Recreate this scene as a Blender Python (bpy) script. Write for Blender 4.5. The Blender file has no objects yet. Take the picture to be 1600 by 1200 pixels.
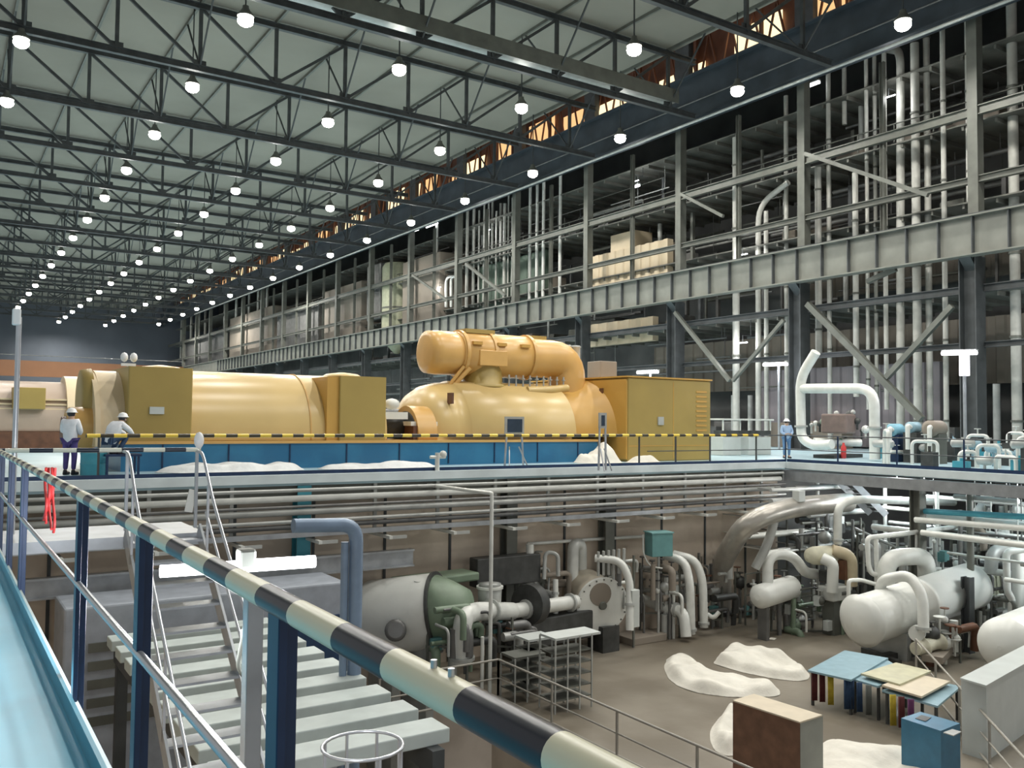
import bpy, math, random
from mathutils import Vector, Matrix, noise
R = random.Random(7)
C = bpy.context.scene.collection
sc = bpy.context.scene

# ---------------------------------------------------------------- camera, world, exposure
F = 1374.7; YAW = 0.581739; PIT = 0.0421217; ROLL = 0.0100306
CAMH = 1.55
fw = Vector((math.sin(YAW)*math.cos(PIT), math.cos(YAW)*math.cos(PIT), math.sin(PIT)))
r0 = Vector((math.cos(YAW), -math.sin(YAW), 0)); u0 = r0.cross(fw)
rt = r0*math.cos(ROLL) + u0*math.sin(ROLL); up = -r0*math.sin(ROLL) + u0*math.cos(ROLL)
cd = bpy.data.cameras.new('camera'); cam = bpy.data.objects.new('camera', cd); C.objects.link(cam)
cd.sensor_width = 36; cd.lens = F/1600*36; cd.clip_end = 600; cd.clip_start = 0.05
M4 = Matrix((rt, up, -fw)).transposed().to_4x4(); M4.translation = Vector((0, 0, CAMH)); cam.matrix_world = M4
sc.camera = cam
W = bpy.data.worlds.new('hall_ambience'); sc.world = W; W.use_nodes = True
bg = W.node_tree.nodes['Background']; bg.inputs[0].default_value = (0.86, 0.86, 0.85, 1); bg.inputs[1].default_value = 0.42
sc.view_settings.view_transform = 'Standard'; sc.view_settings.look = 'None'
sc.view_settings.gamma = 1; sc.view_settings.use_curve_mapping = False
sc.view_settings.exposure = 0.20
LAMP_W = 2600

def P(px, py, X=None, Y=None, Z=None, D=None):
    d = fw + rt*((px-800)/F) - up*((py-600)/F)
    if X is not None: t = X/d.x
    elif Y is not None: t = Y/d.y
    elif Z is not None: t = (Z-CAMH)/d.z
    else: t = D
    return Vector((0, 0, CAMH)) + d*t

# ---------------------------------------------------------------- materials
def mat(name, col, rough=0.5, metal=0.0, var=0.12, scale=3.0, bump=0.0, bscale=None, col2=None, lo=0.42, hi=0.62):
    m = bpy.data.materials.new(name); m.use_nodes = True; nt = m.node_tree; n = nt.nodes; l = nt.links
    b = n['Principled BSDF']; b.inputs['Roughness'].default_value = rough; b.inputs['Metallic'].default_value = metal
    tc = n.new('ShaderNodeTexCoord'); ns = n.new('ShaderNodeTexNoise'); ns.inputs['Scale'].default_value = scale; ns.inputs['Detail'].default_value = 5
    l.new(tc.outputs['Object'], ns.inputs['Vector'])
    cr = n.new('ShaderNodeValToRGB'); cr.color_ramp.elements[0].position = lo if col2 else 0.3; cr.color_ramp.elements[1].position = hi if col2 else 0.7
    c2 = col2 or tuple(min(1, c*(1+var)) for c in col); c1 = col if col2 else tuple(c*(1-var) for c in col)
    cr.color_ramp.elements[0].color = (*c1, 1); cr.color_ramp.elements[1].color = (*c2, 1)
    l.new(ns.outputs['Fac'], cr.inputs['Fac']); l.new(cr.outputs['Color'], b.inputs['Base Color'])
    if bump:
        n2 = n.new('ShaderNodeTexNoise'); n2.inputs['Scale'].default_value = bscale or scale*6; l.new(tc.outputs['Object'], n2.inputs['Vector'])
        bp = n.new('ShaderNodeBump'); bp.inputs['Strength'].default_value = bump; bp.inputs['Distance'].default_value = 0.02
        l.new(n2.outputs['Fac'], bp.inputs['Height']); l.new(bp.outputs['Normal'], b.inputs['Normal'])
    return m
def emi(name, col, s):
    m = bpy.data.materials.new(name); m.use_nodes = True; nt = m.node_tree; nt.nodes.clear()
    e = nt.nodes.new('ShaderNodeEmission'); e.inputs[0].default_value = (*col, 1); e.inputs[1].default_value = s
    o = nt.nodes.new('ShaderNodeOutputMaterial'); nt.links.new(e.outputs[0], o.inputs[0]); return m
def stripes(name, colA, colB, period, axis, rough=0.4, duty=0.5, shift=0.0):
    m = mat(name, colA, rough); nt = m.node_tree; n = nt.nodes; l = nt.links
    tc = n.new('ShaderNodeTexCoord'); sp = n.new('ShaderNodeSeparateXYZ'); l.new(tc.outputs['Object'], sp.inputs[0])
    a = n.new('ShaderNodeMath'); a.operation = 'MULTIPLY_ADD'; a.inputs[1].default_value = 1/period; a.inputs[2].default_value = shift; l.new(sp.outputs[axis], a.inputs[0])
    fr = n.new('ShaderNodeMath'); fr.operation = 'FRACT'; l.new(a.outputs[0], fr.inputs[0])
    g = n.new('ShaderNodeMath'); g.operation = 'GREATER_THAN'; g.inputs[1].default_value = duty; l.new(fr.outputs[0], g.inputs[0])
    mx = n.new('ShaderNodeMix'); mx.data_type = 'RGBA'; l.new(g.outputs[0], mx.inputs[0])
    mx.inputs[6].default_value = (*colA, 1); mx.inputs[7].default_value = (*colB, 1)
    l.new(mx.outputs[2], n['Principled BSDF'].inputs['Base Color']); return m

STEEL = mat('dark_steel', (0.062, 0.068, 0.070), 0.55, 0.2, 0.25, 1.5)
STEEL2 = mat('grey_green_steel', (0.125, 0.13, 0.112), 0.5, 0.1, 0.2, 1.2)
GIRD = mat('girder_paint', (0.185, 0.19, 0.165), 0.45, 0.1, 0.18, 0.8)
ROOF = mat('roof_panel', (0.25, 0.235, 0.195), 0.8, 0, 0.14, 0.12)
WALLD = mat('dark_cladding', (0.13, 0.13, 0.125), 0.7, 0, 0.3, 0.3)
FARW = mat('far_wall_paint', (0.10, 0.115, 0.14), 0.7, 0, 0.2, 0.1)
BLUEB = mat('blue_grey_beam', (0.042, 0.055, 0.068), 0.45, 0.2, 0.3, 0.6)
DECK = mat('deck_paint', (0.42, 0.58, 0.64), 0.3, 0, 0.12, 0.8)
DECKW = mat('deck_edge_paint', (0.64, 0.72, 0.74), 0.4, 0, 0.12, 1.0)
CYAN = mat('cyan_floor_paint', (0.15, 0.55, 0.76), 0.32, 0, 0.06, 1.5)
KICK = mat('blue_kick_plate', (0.07, 0.30, 0.42), 0.35, 0, 0.12, 4)
POSTB = mat('navy_post_paint', (0.012, 0.032, 0.085), 0.35, 0.2, 0.2, 5)
PITF = mat('brown_pit_floor', (0.165, 0.14, 0.105), 0.42, 0, 0.3, 0.35, 0.1, 8, col2=(0.25, 0.22, 0.175))
CONC = mat('brown_concrete', (0.50, 0.42, 0.335), 0.75, 0, 0.25, 0.5, 0.3, 5, col2=(0.64, 0.55, 0.45))
PIPEG = mat('grey_pipe_paint', (0.42, 0.43, 0.41), 0.38, 0.2, 0.15, 2)
PIPEW = mat('white_lagging', (0.68, 0.69, 0.65), 0.4, 0.1, 0.1, 2.5, 0.15, 9)
PIPED = mat('dark_pipe', (0.16, 0.16, 0.155), 0.4, 0.3, 0.2, 2)
VESS = mat('vessel_paint', (0.70, 0.71, 0.67), 0.35, 0.05, 0.06, 1.2, 0.1, 7)
YEL = mat('ochre_yellow_panel', (0.37, 0.265, 0.075), 0.45, 0, 0.07, 0.8)
YELB = mat('pale_yellow_casing', (0.62, 0.45, 0.19), 0.3, 0, 0.06, 0.7)
YELC = mat('tan_yellow_pipe', (0.62, 0.37, 0.12), 0.33, 0, 0.07, 1.2)
YELO = mat('orange_yellow_panel', (0.54, 0.31, 0.07), 0.42, 0, 0.06, 0.8)
PINKB = mat('beige_casing', (0.42, 0.33, 0.26), 0.35, 0, 0.08, 0.8)
CREAM = mat('cream_casing', (0.68, 0.55, 0.36), 0.35, 0, 0.05, 1)
BLUEP = mat('blue_plinth_paint', (0.02, 0.135, 0.27), 0.35, 0, 0.2, 0.8, col2=(0.03, 0.18, 0.33))
TEAL = mat('teal_paint', (0.12, 0.28, 0.28), 0.45, 0, 0.1, 3)
TEALD = mat('teal_drum_paint', (0.06, 0.30, 0.38), 0.35, 0.1, 0.1, 3)
GREEN = mat('dull_green_paint', (0.17, 0.23, 0.16), 0.45, 0, 0.15, 2)
BLACKM = mat('black_rubber', (0.015, 0.015, 0.018), 0.6, 0, 0.2, 4)
CLOTH = mat('white_sheet', (0.74, 0.71, 0.63), 0.85, 0, 0.06, 3, 0.4, 12)
CLOTHG = mat('grey_white_sheet', (0.66, 0.68, 0.68), 0.85, 0, 0.1, 4, 0.4, 12)
RUST = mat('rust_brown_paint', (0.13, 0.055, 0.028), 0.5, 0, 0.25, 3)
BOXB = mat('brown_board', (0.19, 0.10, 0.062), 0.55, 0, 0.22, 4)
BOXG = mat('grey_board', (0.26, 0.27, 0.24), 0.6, 0, 0.08, 3)
BOXT = mat('beige_board', (0.62, 0.54, 0.41), 0.6, 0, 0.06, 3)
CABW = mat('white_grey_cabinet', (0.52, 0.55, 0.53), 0.45, 0, 0.05, 2)
CABB = mat('blue_cabinet', (0.035, 0.15, 0.25), 0.45, 0, 0.12, 4)
TBLUE = mat('grey_blue_top', (0.24, 0.37, 0.43), 0.5, 0, 0.08, 4)
MAROON = mat('maroon_fabric', (0.10, 0.02, 0.02), 0.8, 0, 0.2, 8)
MUST = mat('mustard_fabric', (0.45, 0.34, 0.03), 0.8, 0, 0.2, 8)
NAVY = mat('navy_fabric', (0.02, 0.05, 0.11), 0.8, 0, 0.2, 8)
REDM = mat('red_cord', (0.55, 0.04, 0.04), 0.5, 0, 0.1, 8)
TAN = mat('tan_corrugated', (0.55, 0.46, 0.32), 0.6, 0, 0.12, 0.5)
BEIGED = mat('dull_beige_cladding', (0.25, 0.215, 0.175), 0.7, 0, 0.2, 0.25)
ORANGE = mat('orange_crane_paint', (0.22, 0.095, 0.04), 0.45, 0, 0.12, 0.2)
RUSTS = mat('rusty_lattice', (0.13, 0.045, 0.02), 0.6, 0.1, 0.3, 1)
SKIN = mat('skin', (0.50, 0.32, 0.23), 0.6, 0, 0.05, 8)
WCOAT = mat('white_overall', (0.78, 0.80, 0.84), 0.8, 0, 0.06, 8)
PURP = mat('purple_blue_trousers', (0.07, 0.05, 0.20), 0.8, 0, 0.15, 8)
BOOT = mat('dark_boot', (0.02, 0.02, 0.025), 0.5, 0, 0.2, 8)
HAT = mat('white_hard_hat', (0.85, 0.86, 0.86), 0.3, 0, 0.02, 8)
BLUCL = mat('blue_overall', (0.10, 0.20, 0.36), 0.8, 0, 0.15, 8)
GREYS = mat('galvanised_steel', (0.36, 0.38, 0.40), 0.35, 0.5, 0.15, 3)
SILV = mat('silver_tube', (0.55, 0.57, 0.60), 0.28, 0.7, 0.08, 3)
LEDGE = mat('pale_ledge', (0.50, 0.56, 0.54), 0.55, 0, 0.15, 1.5)
SCREEN = mat('dark_screen', (0.03, 0.05, 0.08), 0.2, 0, 0.1, 5)
CHARC = mat('charcoal_machine', (0.06, 0.062, 0.06), 0.5, 0.3, 0.3, 3)
GLOW = emi('lamp_glow', (1.0, 0.98, 0.90), 30)
TUBE = emi('fluorescent_tube', (0.95, 0.97, 1.0), 9)
AMBER = emi('amber_window_light', (1.0, 0.58, 0.26), 1.0)
AMBER2 = emi('cream_window_light', (1.0, 0.80, 0.45), 1.5)
RAILS = stripes('black_cream_rail', (0.80, 0.78, 0.58), (0.012, 0.016, 0.028), 0.505, 1, 0.3, 0.53, 0.489)
RAILX = stripes('black_white_rail', (0.70, 0.72, 0.62), (0.02, 0.03, 0.05), 0.55, 0, 0.35)
RAILY = stripes('black_yellow_rail', (0.85, 0.62, 0.08), (0.05, 0.04, 0.02), 0.62, 0, 0.4)

# ---------------------------------------------------------------- mesh builder
class MB:
    def __init__(s): s.v = []; s.f = []; s.sm = []
    def add(s, vs, fs, smooth=False):
        o = len(s.v); s.v += [Vector(v) for v in vs]; s.f += [tuple(i+o for i in f) for f in fs]; s.sm += [smooth]*len(fs); return s
    def box(s, a, b):
        x0, y0, z0 = [min(a[i], b[i]) for i in range(3)]; x1, y1, z1 = [max(a[i], b[i]) for i in range(3)]
        return s.add([(x0,y0,z0),(x1,y0,z0),(x1,y1,z0),(x0,y1,z0),(x0,y0,z1),(x1,y0,z1),(x1,y1,z1),(x0,y1,z1)],
                     [(0,3,2,1),(4,5,6,7),(0,1,5,4),(1,2,6,5),(2,3,7,6),(3,0,4,7)])
    def cbox(s, c, sz, rz=0):
        c = Vector(c); o = len(s.v); m = Matrix.Rotation(rz, 3, 'Z')
        s.box([-q/2 for q in sz], [q/2 for q in sz])
        for i in range(o, len(s.v)): s.v[i] = m @ s.v[i] + c
        return s
    def bar(s, a, b, w, h=None):           # rectangular bar between two points
        a = Vector(a); b = Vector(b); h = h or w; d = (b-a).normalized()
        z = Vector((0,0,1)) if abs(d.z) < 0.95 else Vector((0,1,0))
        e = d.cross(z).normalized(); g = e.cross(d).normalized()
        vs = [p + e*sx*w/2 + g*sy*h/2 for p in (a, b) for sx, sy in ((-1,-1),(1,-1),(1,1),(-1,1))]
        return s.add(vs, [(3,2,1,0),(4,5,6,7),(0,1,5,4),(1,2,6,5),(2,3,7,6),(3,0,4,7)])
    def ibeam(s, a, b, w, h, t=0.03):      # I section: two flanges and a web
        a = Vector(a); b = Vector(b); d = (b-a).normalized()
        z = Vector((0,0,1)) if abs(d.z) < 0.95 else Vector((0,1,0))
        g = d.cross(z).normalized().cross(d).normalized()
        s.bar(a+g*(h/2-t/2), b+g*(h/2-t/2), w, t); s.bar(a-g*(h/2-t/2), b-g*(h/2-t/2), w, t); s.bar(a, b, t, h-2*t); return s
    def tube(s, pts, r, n=12, fil=None, cap=True, rad=None):
        pts = [Vector(p) for p in pts]
        if fil is not None and len(pts) > 2:
            out = [pts[0]]
            for i in range(1, len(pts)-1):
                p = pts[i]; a = (pts[i-1]-p); b = (pts[i+1]-p); k = min(fil, a.length*0.48, b.length*0.48)
                a = p + a.normalized()*k; b = p + b.normalized()*k
                for j in range(7):
                    t = j/6; out.append(a*(1-t)**2 + p*2*t*(1-t) + b*t*t)
            out.append(pts[-1]); pts = out
        rings = []; pe = None
        for i, p in enumerate(pts):
            d = (pts[min(i+1, len(pts)-1)] - pts[max(i-1, 0)]).normalized()
            if pe is None: e = d.orthogonal().normalized()
            else: e = (pe - d*pe.dot(d)).normalized()
            pe = e; g = d.cross(e); rr = rad[i] if rad else r
            rings.append([p + (e*math.cos(2*math.pi*k/n) + g*math.sin(2*math.pi*k/n))*rr for k in range(n)])
        vs = [v for q in rings for v in q]; fs = []
        for i in range(len(rings)-1):
            for k in range(n): fs.append((i*n+k, i*n+(k+1)%n, (i+1)*n+(k+1)%n, (i+1)*n+k))
        s.add(vs, fs, True)
        if cap: s.add(rings[0], [tuple(range(n))[::-1]]); s.add(rings[-1], [tuple(range(n))])
        return s
    def cyl(s, a, b, r, n=20): return s.tube([a, b], r, n)
    def lathe(s, a, b, prof, n=28, arc=None):   # profile (t along a->b in metres, radius)
        a = Vector(a); d = (Vector(b)-a).normalized()
        z = Vector((0,0,1)) if abs(d.z) < 0.95 else Vector((1,0,0))
        e = d.cross(z).normalized(); g = e.cross(d).normalized()
        fs = []; vs = []
        for t, r in prof:
            r = max(r, 1e-3)
            for k in range(n): th = 2*math.pi*k/n; vs.append(a + d*t + (e*math.cos(th) + g*math.sin(th))*r)
        for i in range(len(prof)-1):
            for k in range(n): fs.append((i*n+k, i*n+(k+1)%n, (i+1)*n+(k+1)%n, (i+1)*n+k))
        s.add(vs, fs, True); s.add(vs[:n], [tuple(range(n))[::-1]]); s.add(vs[-n:], [tuple(range(n))]); return s
    def ball(s, c, r, n=16, sz=(1,1,1)):
        c = Vector(c); vs = []; fs = []; m = n//2
        for i in range(m+1):
            ph = math.pi*i/m
            for k in range(n): th = 2*math.pi*k/n; vs.append(c + Vector((r*sz[0]*math.sin(ph)*math.cos(th), r*sz[1]*math.sin(ph)*math.sin(th), r*sz[2]*math.cos(ph))))
        for i in range(m):
            for k in range(n): fs.append((i*n+k, (i+1)*n+k, (i+1)*n+(k+1)%n, i*n+(k+1)%n))
        return s.add(vs, fs, True)
    def extr(s, poly, axis, a, b, smooth=False):  # polygon (2-D) extruded along an axis from a to b
        def pt(p, q): return {'X': (q, p[0], p[1]), 'Y': (p[0], q, p[1]), 'Z': (p[0], p[1], q)}[axis]
        n = len(poly); vs = [pt(p, a) for p in poly] + [pt(p, b) for p in poly]
        s.add(vs, [(i, (i+1)%n, (i+1)%n+n, i+n) for i in range(n)], smooth)
        s.add(vs, [tuple(range(n))[::-1], tuple(range(n, 2*n))]); return s

def mesh(name, mb, origin):
    me = bpy.data.meshes.new(name); me.from_pydata([v-origin for v in mb.v], [], mb.f)
    for p, q in zip(me.polygons, mb.sm): p.use_smooth = q
    me.update(); return me
WL = {}
def wloc(o):
    return WL[o.name]
def prop(o, label=None, cat=None, group=None, kind=None):
    if label: o['label'] = label
    if cat: o['category'] = cat
    if group: o['group'] = group
    if kind: o['kind'] = kind
    return o
def thing(name, label, cat, loc=(0,0,0), group=None):
    o = bpy.data.objects.new(name, None); C.objects.link(o); o.location = loc; o.empty_display_size = 0.2; WL[o.name] = Vector(loc)
    return prop(o, label, cat, group)
def part(name, mb, m, parent, label=None, bev=0):
    o = bpy.data.objects.new(name, mesh(name, mb, wloc(parent))); C.objects.link(o); o.parent = parent; o.data.materials.append(m); WL[o.name] = wloc(parent)
    if label: o['label'] = label
    if bev: b = o.modifiers.new('b', 'BEVEL'); b.width = bev; b.segments = 2; b.limit_method = 'ANGLE'
    return o
def single(name, mb, m, label, cat, group=None, bev=0, kind=None):
    xs = [v.x for v in mb.v]; ys = [v.y for v in mb.v]; zs = [v.z for v in mb.v]
    org = Vector(((min(xs)+max(xs))/2, (min(ys)+max(ys))/2, min(zs)))
    o = bpy.data.objects.new(name, mesh(name, mb, org)); C.objects.link(o); o.location = org; o.data.materials.append(m); WL[o.name] = org
    if bev: b = o.modifiers.new('b', 'BEVEL'); b.width = bev; b.segments = 2; b.limit_method = 'ANGLE'
    return prop(o, label, cat, group, kind)
def struct(name, mb, m):
    o = bpy.data.objects.new(name, mesh(name, mb, Vector())); C.objects.link(o); o.data.materials.append(m); o['kind'] = 'structure'; WL[o.name] = Vector(); return o
def dup(o, delta, label=None, parent=None):
    c = o.copy(); C.objects.link(c); c.parent = parent
    if parent is None: c.location = o.location + Vector(delta)
    if label: c['label'] = label
    for ch in [q for q in o.children]: dup(ch, (0,0,0), None, c)
    return c
ORD = 'nearest second third fourth fifth sixth seventh eighth ninth tenth eleventh twelfth thirteenth fourteenth fifteenth sixteenth seventeenth eighteenth nineteenth'.split()
ordw = lambda k: ORD[k] if k == 0 else ORD[k] + ' nearest'

# ================================================================ SETTING
FL = -6.0                        # pit floor
OPX = 12.9                       # edge of the deeper opening in the pit floor
struct('floor', MB().box((-14, 24, -0.32), (57, 216, 0)), DECK)
struct('floor_walkway', MB().box((-14, -8, -0.3), (0.63, 24, 0)), CYAN)
struct('floor_gallery', MB().box((29.2, -8, -0.3), (57, 24, 0)), DECK)
struct('floor_pit', MB().box((OPX, -8, FL-0.4), (57, 27.5, FL)), PITF)
struct('floor_lower', MB().box((-14, -8, -10.4), (OPX, 27.5, -10)), PITF)
struct('wall_pit', MB().box((-14, 24.4, -10), (29.2, 25.0, -0.32)), CONC)
struct('wall_opening', MB().box((OPX-0.02, -8, -10), (OPX+0.3, 20.4, FL-0.4)), CONC)
struct('wall_walkway', MB().box((-0.1, -8, -10), (0.1, 24, -0.3)), CONC)
struct('wall_right', MB().box((57, -8, -6), (57.4, 216, 34)), WALLD)
struct('wall_far', MB().box((-14, 216, 0), (57, 216.5, 34)), FARW)
struct('ceiling', MB().box((-14, -20, 26.35), (40.6, 216, 26.6)), ROOF)
struct('ceiling_bay', MB().box((40.6, -20, 33), (57, 216, 33.3)), WALLD)
struct('trim_1', MB().box((0.63, 23.82, -0.24), (29.2, 24.0, 0.0)).box((29.02, -8, -0.26), (29.2, 23.82, 0.0)), DECKW)
struct('trim_2', MB().box((29.0, -8, -0.75), (29.3, 23.9, -0.36)), GREYS)
struct('baseboard_walkway', MB().box((0.63, -8, -0.05), (0.65, 24, 0.1)), KICK)
struct('trim_3', MB().box((0.655, -8, -0.3), (0.74, 13.0, -0.06)), LEDGE)
# panel joints and pilasters of the pit wall
for i in range(12):
    x = 2.5 + i*2.25
    struct('trim_%d' % (4+i), MB().box((x-0.04, 24.36, FL), (x+0.04, 24.42, -0.4)), STEEL)

FLRG = mat('gallery_floor_steel', (0.16, 0.16, 0.14), 0.6, 0.1, 0.4, 0.6)
# ---- roof trusses
TX0, PAN, TZ0, TZ1 = -10.25, 4.57, 22.25, 26.0
def truss(y, label):
    t = thing('roof_truss', label, 'truss', (17.2, y, TZ0), 'roof trusses across the hall')
    part('bottom_chord', MB().ibeam((TX0, y, TZ0), (42.5, y, TZ0), 0.3, 0.38, 0.05), STEEL, t)
    part('top_chord', MB().ibeam((TX0, y, TZ1), (42.5, y, TZ1), 0.3, 0.36, 0.05), STEEL, t)
    for i in range(12):
        x = TX0 + i*PAN
        part('vertical', MB().bar((x, y, TZ0+0.15), (x, y, TZ1-0.15), 0.2), STEEL, t)
        if i < 11 or True:
            a, b = (x, x+PAN) if i < 6 else (x+PAN, x)
            if max(a, b) < 43: part('diagonal', MB().bar((a, y, TZ1-0.1), (b, y, TZ0+0.1), 0.17), STEEL, t)
        if i % 2 == 1:
            part('sway_brace', MB().bar((x, y, TZ0+0.1), (x, y+3.4, TZ1+0.2), 0.09).bar((x, y, TZ0+0.1), (x, y-3.4, TZ1+0.2), 0.09), STEEL, t)
        part('gusset', MB().box((x-0.35, y-0.03, TZ0-0.1), (x+0.35, y+0.03, TZ0+0.5)), STEEL, t)
    return t
t0 = truss(31.6, 'dark steel roof truss nearest the camera, its far end at top right')
for k in range(1, 17): dup(t0, (0, 10.8*k, 0), 'dark steel roof truss, %s to the camera, spanning the hall' % ordw(k))
t = thing('roof_catwalk', 'broad grey catwalk beam above the second nearest truss chord', 'catwalk', (17, 42.4, 22.6))
part('deck', MB().box((-10, 41.9, 22.75), (40.5, 42.9, 23.0)), PIPEG, t); part('side_plate', MB().box((-10, 41.86, 22.6), (40.5, 41.9, 23.5)), STEEL2, t)
for i in range(13):
    x = TX0 + i*PAN
    if x < 41: single('roof_purlin', MB().bar((x, -18, 26.25), (x, 215, 26.25), 0.14, 0.2), STEEL2, 'long grey roof purlin under the ceiling, %s the left end of the trusses' % (('at' if i == 0 else ORD[i]+' from')), 'purlin', 'long purlins under the ceiling')

# ---- high bay lamps
spec = [('fifth row from pipe wall', 3.33, 53.15, -1, 2), ('fourth row from pipe wall', 12.5, 43.7, -3, 14), ('third row from pipe wall', 21.64, 44.97, -3, 16),
        ('second row from pipe wall', 30.83, 35.28, -3, 17), ('row beside pipe wall', 39.85, 25.4, -3, 17)]
proto = None
def lamp(x, y, label):
    global proto
    z = 21.55
    if proto is None:
        t = thing('high_bay_lamp', label, 'lamp', (x, y, z-0.35), 'high bay lamps under the roof')
        hs = part('housing', MB().lathe((x, y, z+0.15), (x, y, z+2), [(0, 0.42), (0.08, 0.42), (0.3, 0.24), (0.45, 0.16), (0.55, 0.16)], 16), STEEL2, t)
        part('lens', MB().ball((x, y, z-0.05), 0.4, 16, (1, 1, 0.75)), GLOW, hs)
        part('hanger', MB().bar((x, y, z+0.6), (x, y, 26.36), 0.06), STEEL, t)
        proto = t; return t
    p = proto.location
    return dup(proto, (x-p.x, y-p.y, 0), label)
def spot(x, y, z, w, size=0.5, deg=168):
    l = bpy.data.lights.new('lamp_light', 'SPOT'); l.energy = w; l.spot_size = math.radians(deg); l.spot_blend = 0.6; l.shadow_soft_size = size; l.color = (1, 0.97, 0.91)
    o = bpy.data.objects.new('lamp_light', l); C.objects.link(o); o.location = (x, y, z)
for nm, x, y0, k0, n in spec:
    for k in range(k0, n):
        y = y0 + 10.82*k
        if k >= 0: lamp(x, y, 'white high bay lamp, %s, %s to the camera' % (nm, ordw(k)))
        if y < 100: spot(x, y, 21.0, LAMP_W)
        elif k % 3 == 0: spot(x, y, 21.0, LAMP_W*3)

# ================================================================ RIGHT WALL FRAME
CX = 44.6
ci = 0
for k in range(-1, 17):
    y = 24.6 + 10.8*k
    lab = 'tall grey steel column holding the crane girder, %s to the camera' % ordw(k+1)
    t = thing('steel_column', lab, 'column', (CX, y, 0), 'columns of the crane girder wall')
    part('lower_shaft', MB().ibeam((CX-0.2, y, 0), (CX-0.2, y, 10.2), 0.9, 0.9, 0.06).bar((CX-0.2, y-0.42, 0), (CX-0.2, y-0.42, 10.2), 0.5, 0.04), STEEL, t)
    part('upper_shaft', MB().ibeam((CX+0.3, y, 10.2), (CX+0.3, y, 25.55), 0.55, 0.55, 0.05).box((CX+0.0, y-0.27, 10.2), (CX+0.06, y+0.27, 25.55)), STEEL2, t)
    part('bracket', MB().extr([(CX-0.9, 10.15), (CX+0.3, 10.15), (CX+0.3, 9.0)], 'Y', y-0.3, y+0.3), STEEL, t)
    part('base_plate', MB().box((CX-0.85, y-0.6, 0), (CX+0.45, y+0.6, 0.06)), STEEL, t)
    if k < 11:
        ym = y + 5.4
        single('wall_post', MB().ibeam((CX+0.4, ym, 12.25), (CX+0.4, ym, 22.4), 0.26, 0.26, 0.03), STEEL2, 'thin grey steel post midway between wall columns, in bay %s to the camera' % ordw(k+1), 'post', 'thin posts between the wall columns')
# crane girder in segments
t = thing('crane_girder', 'deep grey crane runway girder with stiffeners along the pipe wall', 'girder', (43.6, 100, 10.15))
part('web', MB().box((43.58, 5, 10.2), (43.64, 210, 12.1)), GIRD, t)
part('top_flange', MB().box((43.25, 5, 12.1), (43.98, 210, 12.17)), GIRD, t)
part('bottom_flange', MB().box((43.25, 5, 10.13), (43.98, 210, 10.2)), GIRD, t)
part('crane_rail', MB().box((43.57, 5, 12.17), (43.65, 210, 12.3)), STEEL, t)
st = None
for i in range(84):
    y = 15 + i*1.8
    part('stiffener', MB().box((43.34, y-0.03, 10.2), (43.58, y+0.03, 12.1)), STEEL, t)
# deep dark upper beam with the lamps before it
t = thing('eave_beam', 'deep blue-black beam along the top of the pipe wall below the amber windows', 'beam', (43.4, 100, 22.4))
part('web', MB().box((43.3, -8, 22.5), (43.4, 214, 25.5)), BLUEB, t); part('lower_flange', MB().box((42.9, -8, 22.4), (43.9, 214, 22.5)), BLUEB, t)
part('upper_flange', MB().box((42.9, -8, 25.5), (43.9, 214, 25.6)), BLUEB, t)
part('handrail', MB().tube([(43.0, -8, 23.6), (43.0, 214, 23.6)], 0.05, 6), PIPED, t)
single('service_pipe', MB().tube([(42.8, -8, 22.1), (42.8, 180, 22.1)], 0.10, 8), PIPEG, 'long pale pipe under the blue-black eave beam', 'pipe')
# level beams
for nm, z, s in [('upper', 17.9, 0.5), ('middle', 14.3, 0.36), ('lower', 8.6, 0.4), ('lowest', 5.7, 0.3)]:
    single('level_beam', MB().ibeam((CX+0.2, 2, z), (CX+0.2, 212, z), 0.3, s, 0.05), STEEL2 if z > 10 else STEEL, 'long %s grey steel beam running through the pipe wall columns, %s' % (nm, {'upper': 'highest of four', 'middle': 'just above the crane girder', 'lower': 'just below the crane girder', 'lowest': 'above the white loop of pipe'}[nm]), 'beam')
# gallery floors behind the columns
for i, z in enumerate((8.7, 13.6, 17.9, 21.8)):
    mb = MB().box((46.2, 2, z-0.08), (52.5, 212, z))
    for j in range(60): mb.box((46.3, 8+j*1.8, z-.32), (52.4, 8.12+j*1.8, z-.08))
    struct('floor_level_%d' % (i+1), mb, FLRG)
# bracing
brs = [(1, 13.9, 17.4, 0.35, 1.0, 0), (2, 17.4, 13.0, 0, .5, 0)]
def brace(px0, py0, px1, py1, w, lab, X=44.0):
    single('wall_brace', MB().bar(P(px0, py0, X=X), P(px1, py1, X=X), w), STEEL2, lab, 'brace', bev=0)
brace(1262, 475, 1440, 655, 0.34, 'long grey diagonal brace running down right behind the white loop of pipe')
brace(1488, 478, 1385, 590, 0.28, 'dark diagonal brace falling left from the big right column')
brace(1258, 240, 1450, 305, 0.22, 'grey diagonal brace crossing the tall white pipes above the crane girder')
brace(1062, 302, 1130, 338, 0.2, 'short grey diagonal brace left of the single fat white pipe')
brace(1055, 488, 1140, 595, 0.25, 'dark diagonal brace falling right above the orange-yellow box housing')
brace(1225, 500, 1145, 595, 0.22, 'dark diagonal brace falling left beside the hanging tube light')
brace(728, 412, 790, 462, 0.25, 'grey diagonal brace falling right across the clustered pipes of the middle bay')
brace(645, 430, 700, 470, 0.22, 'grey diagonal brace falling right, beside the pale round silo')
brace(1355, 440, 1400, 420, 0.25, 'short dark knee brace just below the crane girder')
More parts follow.
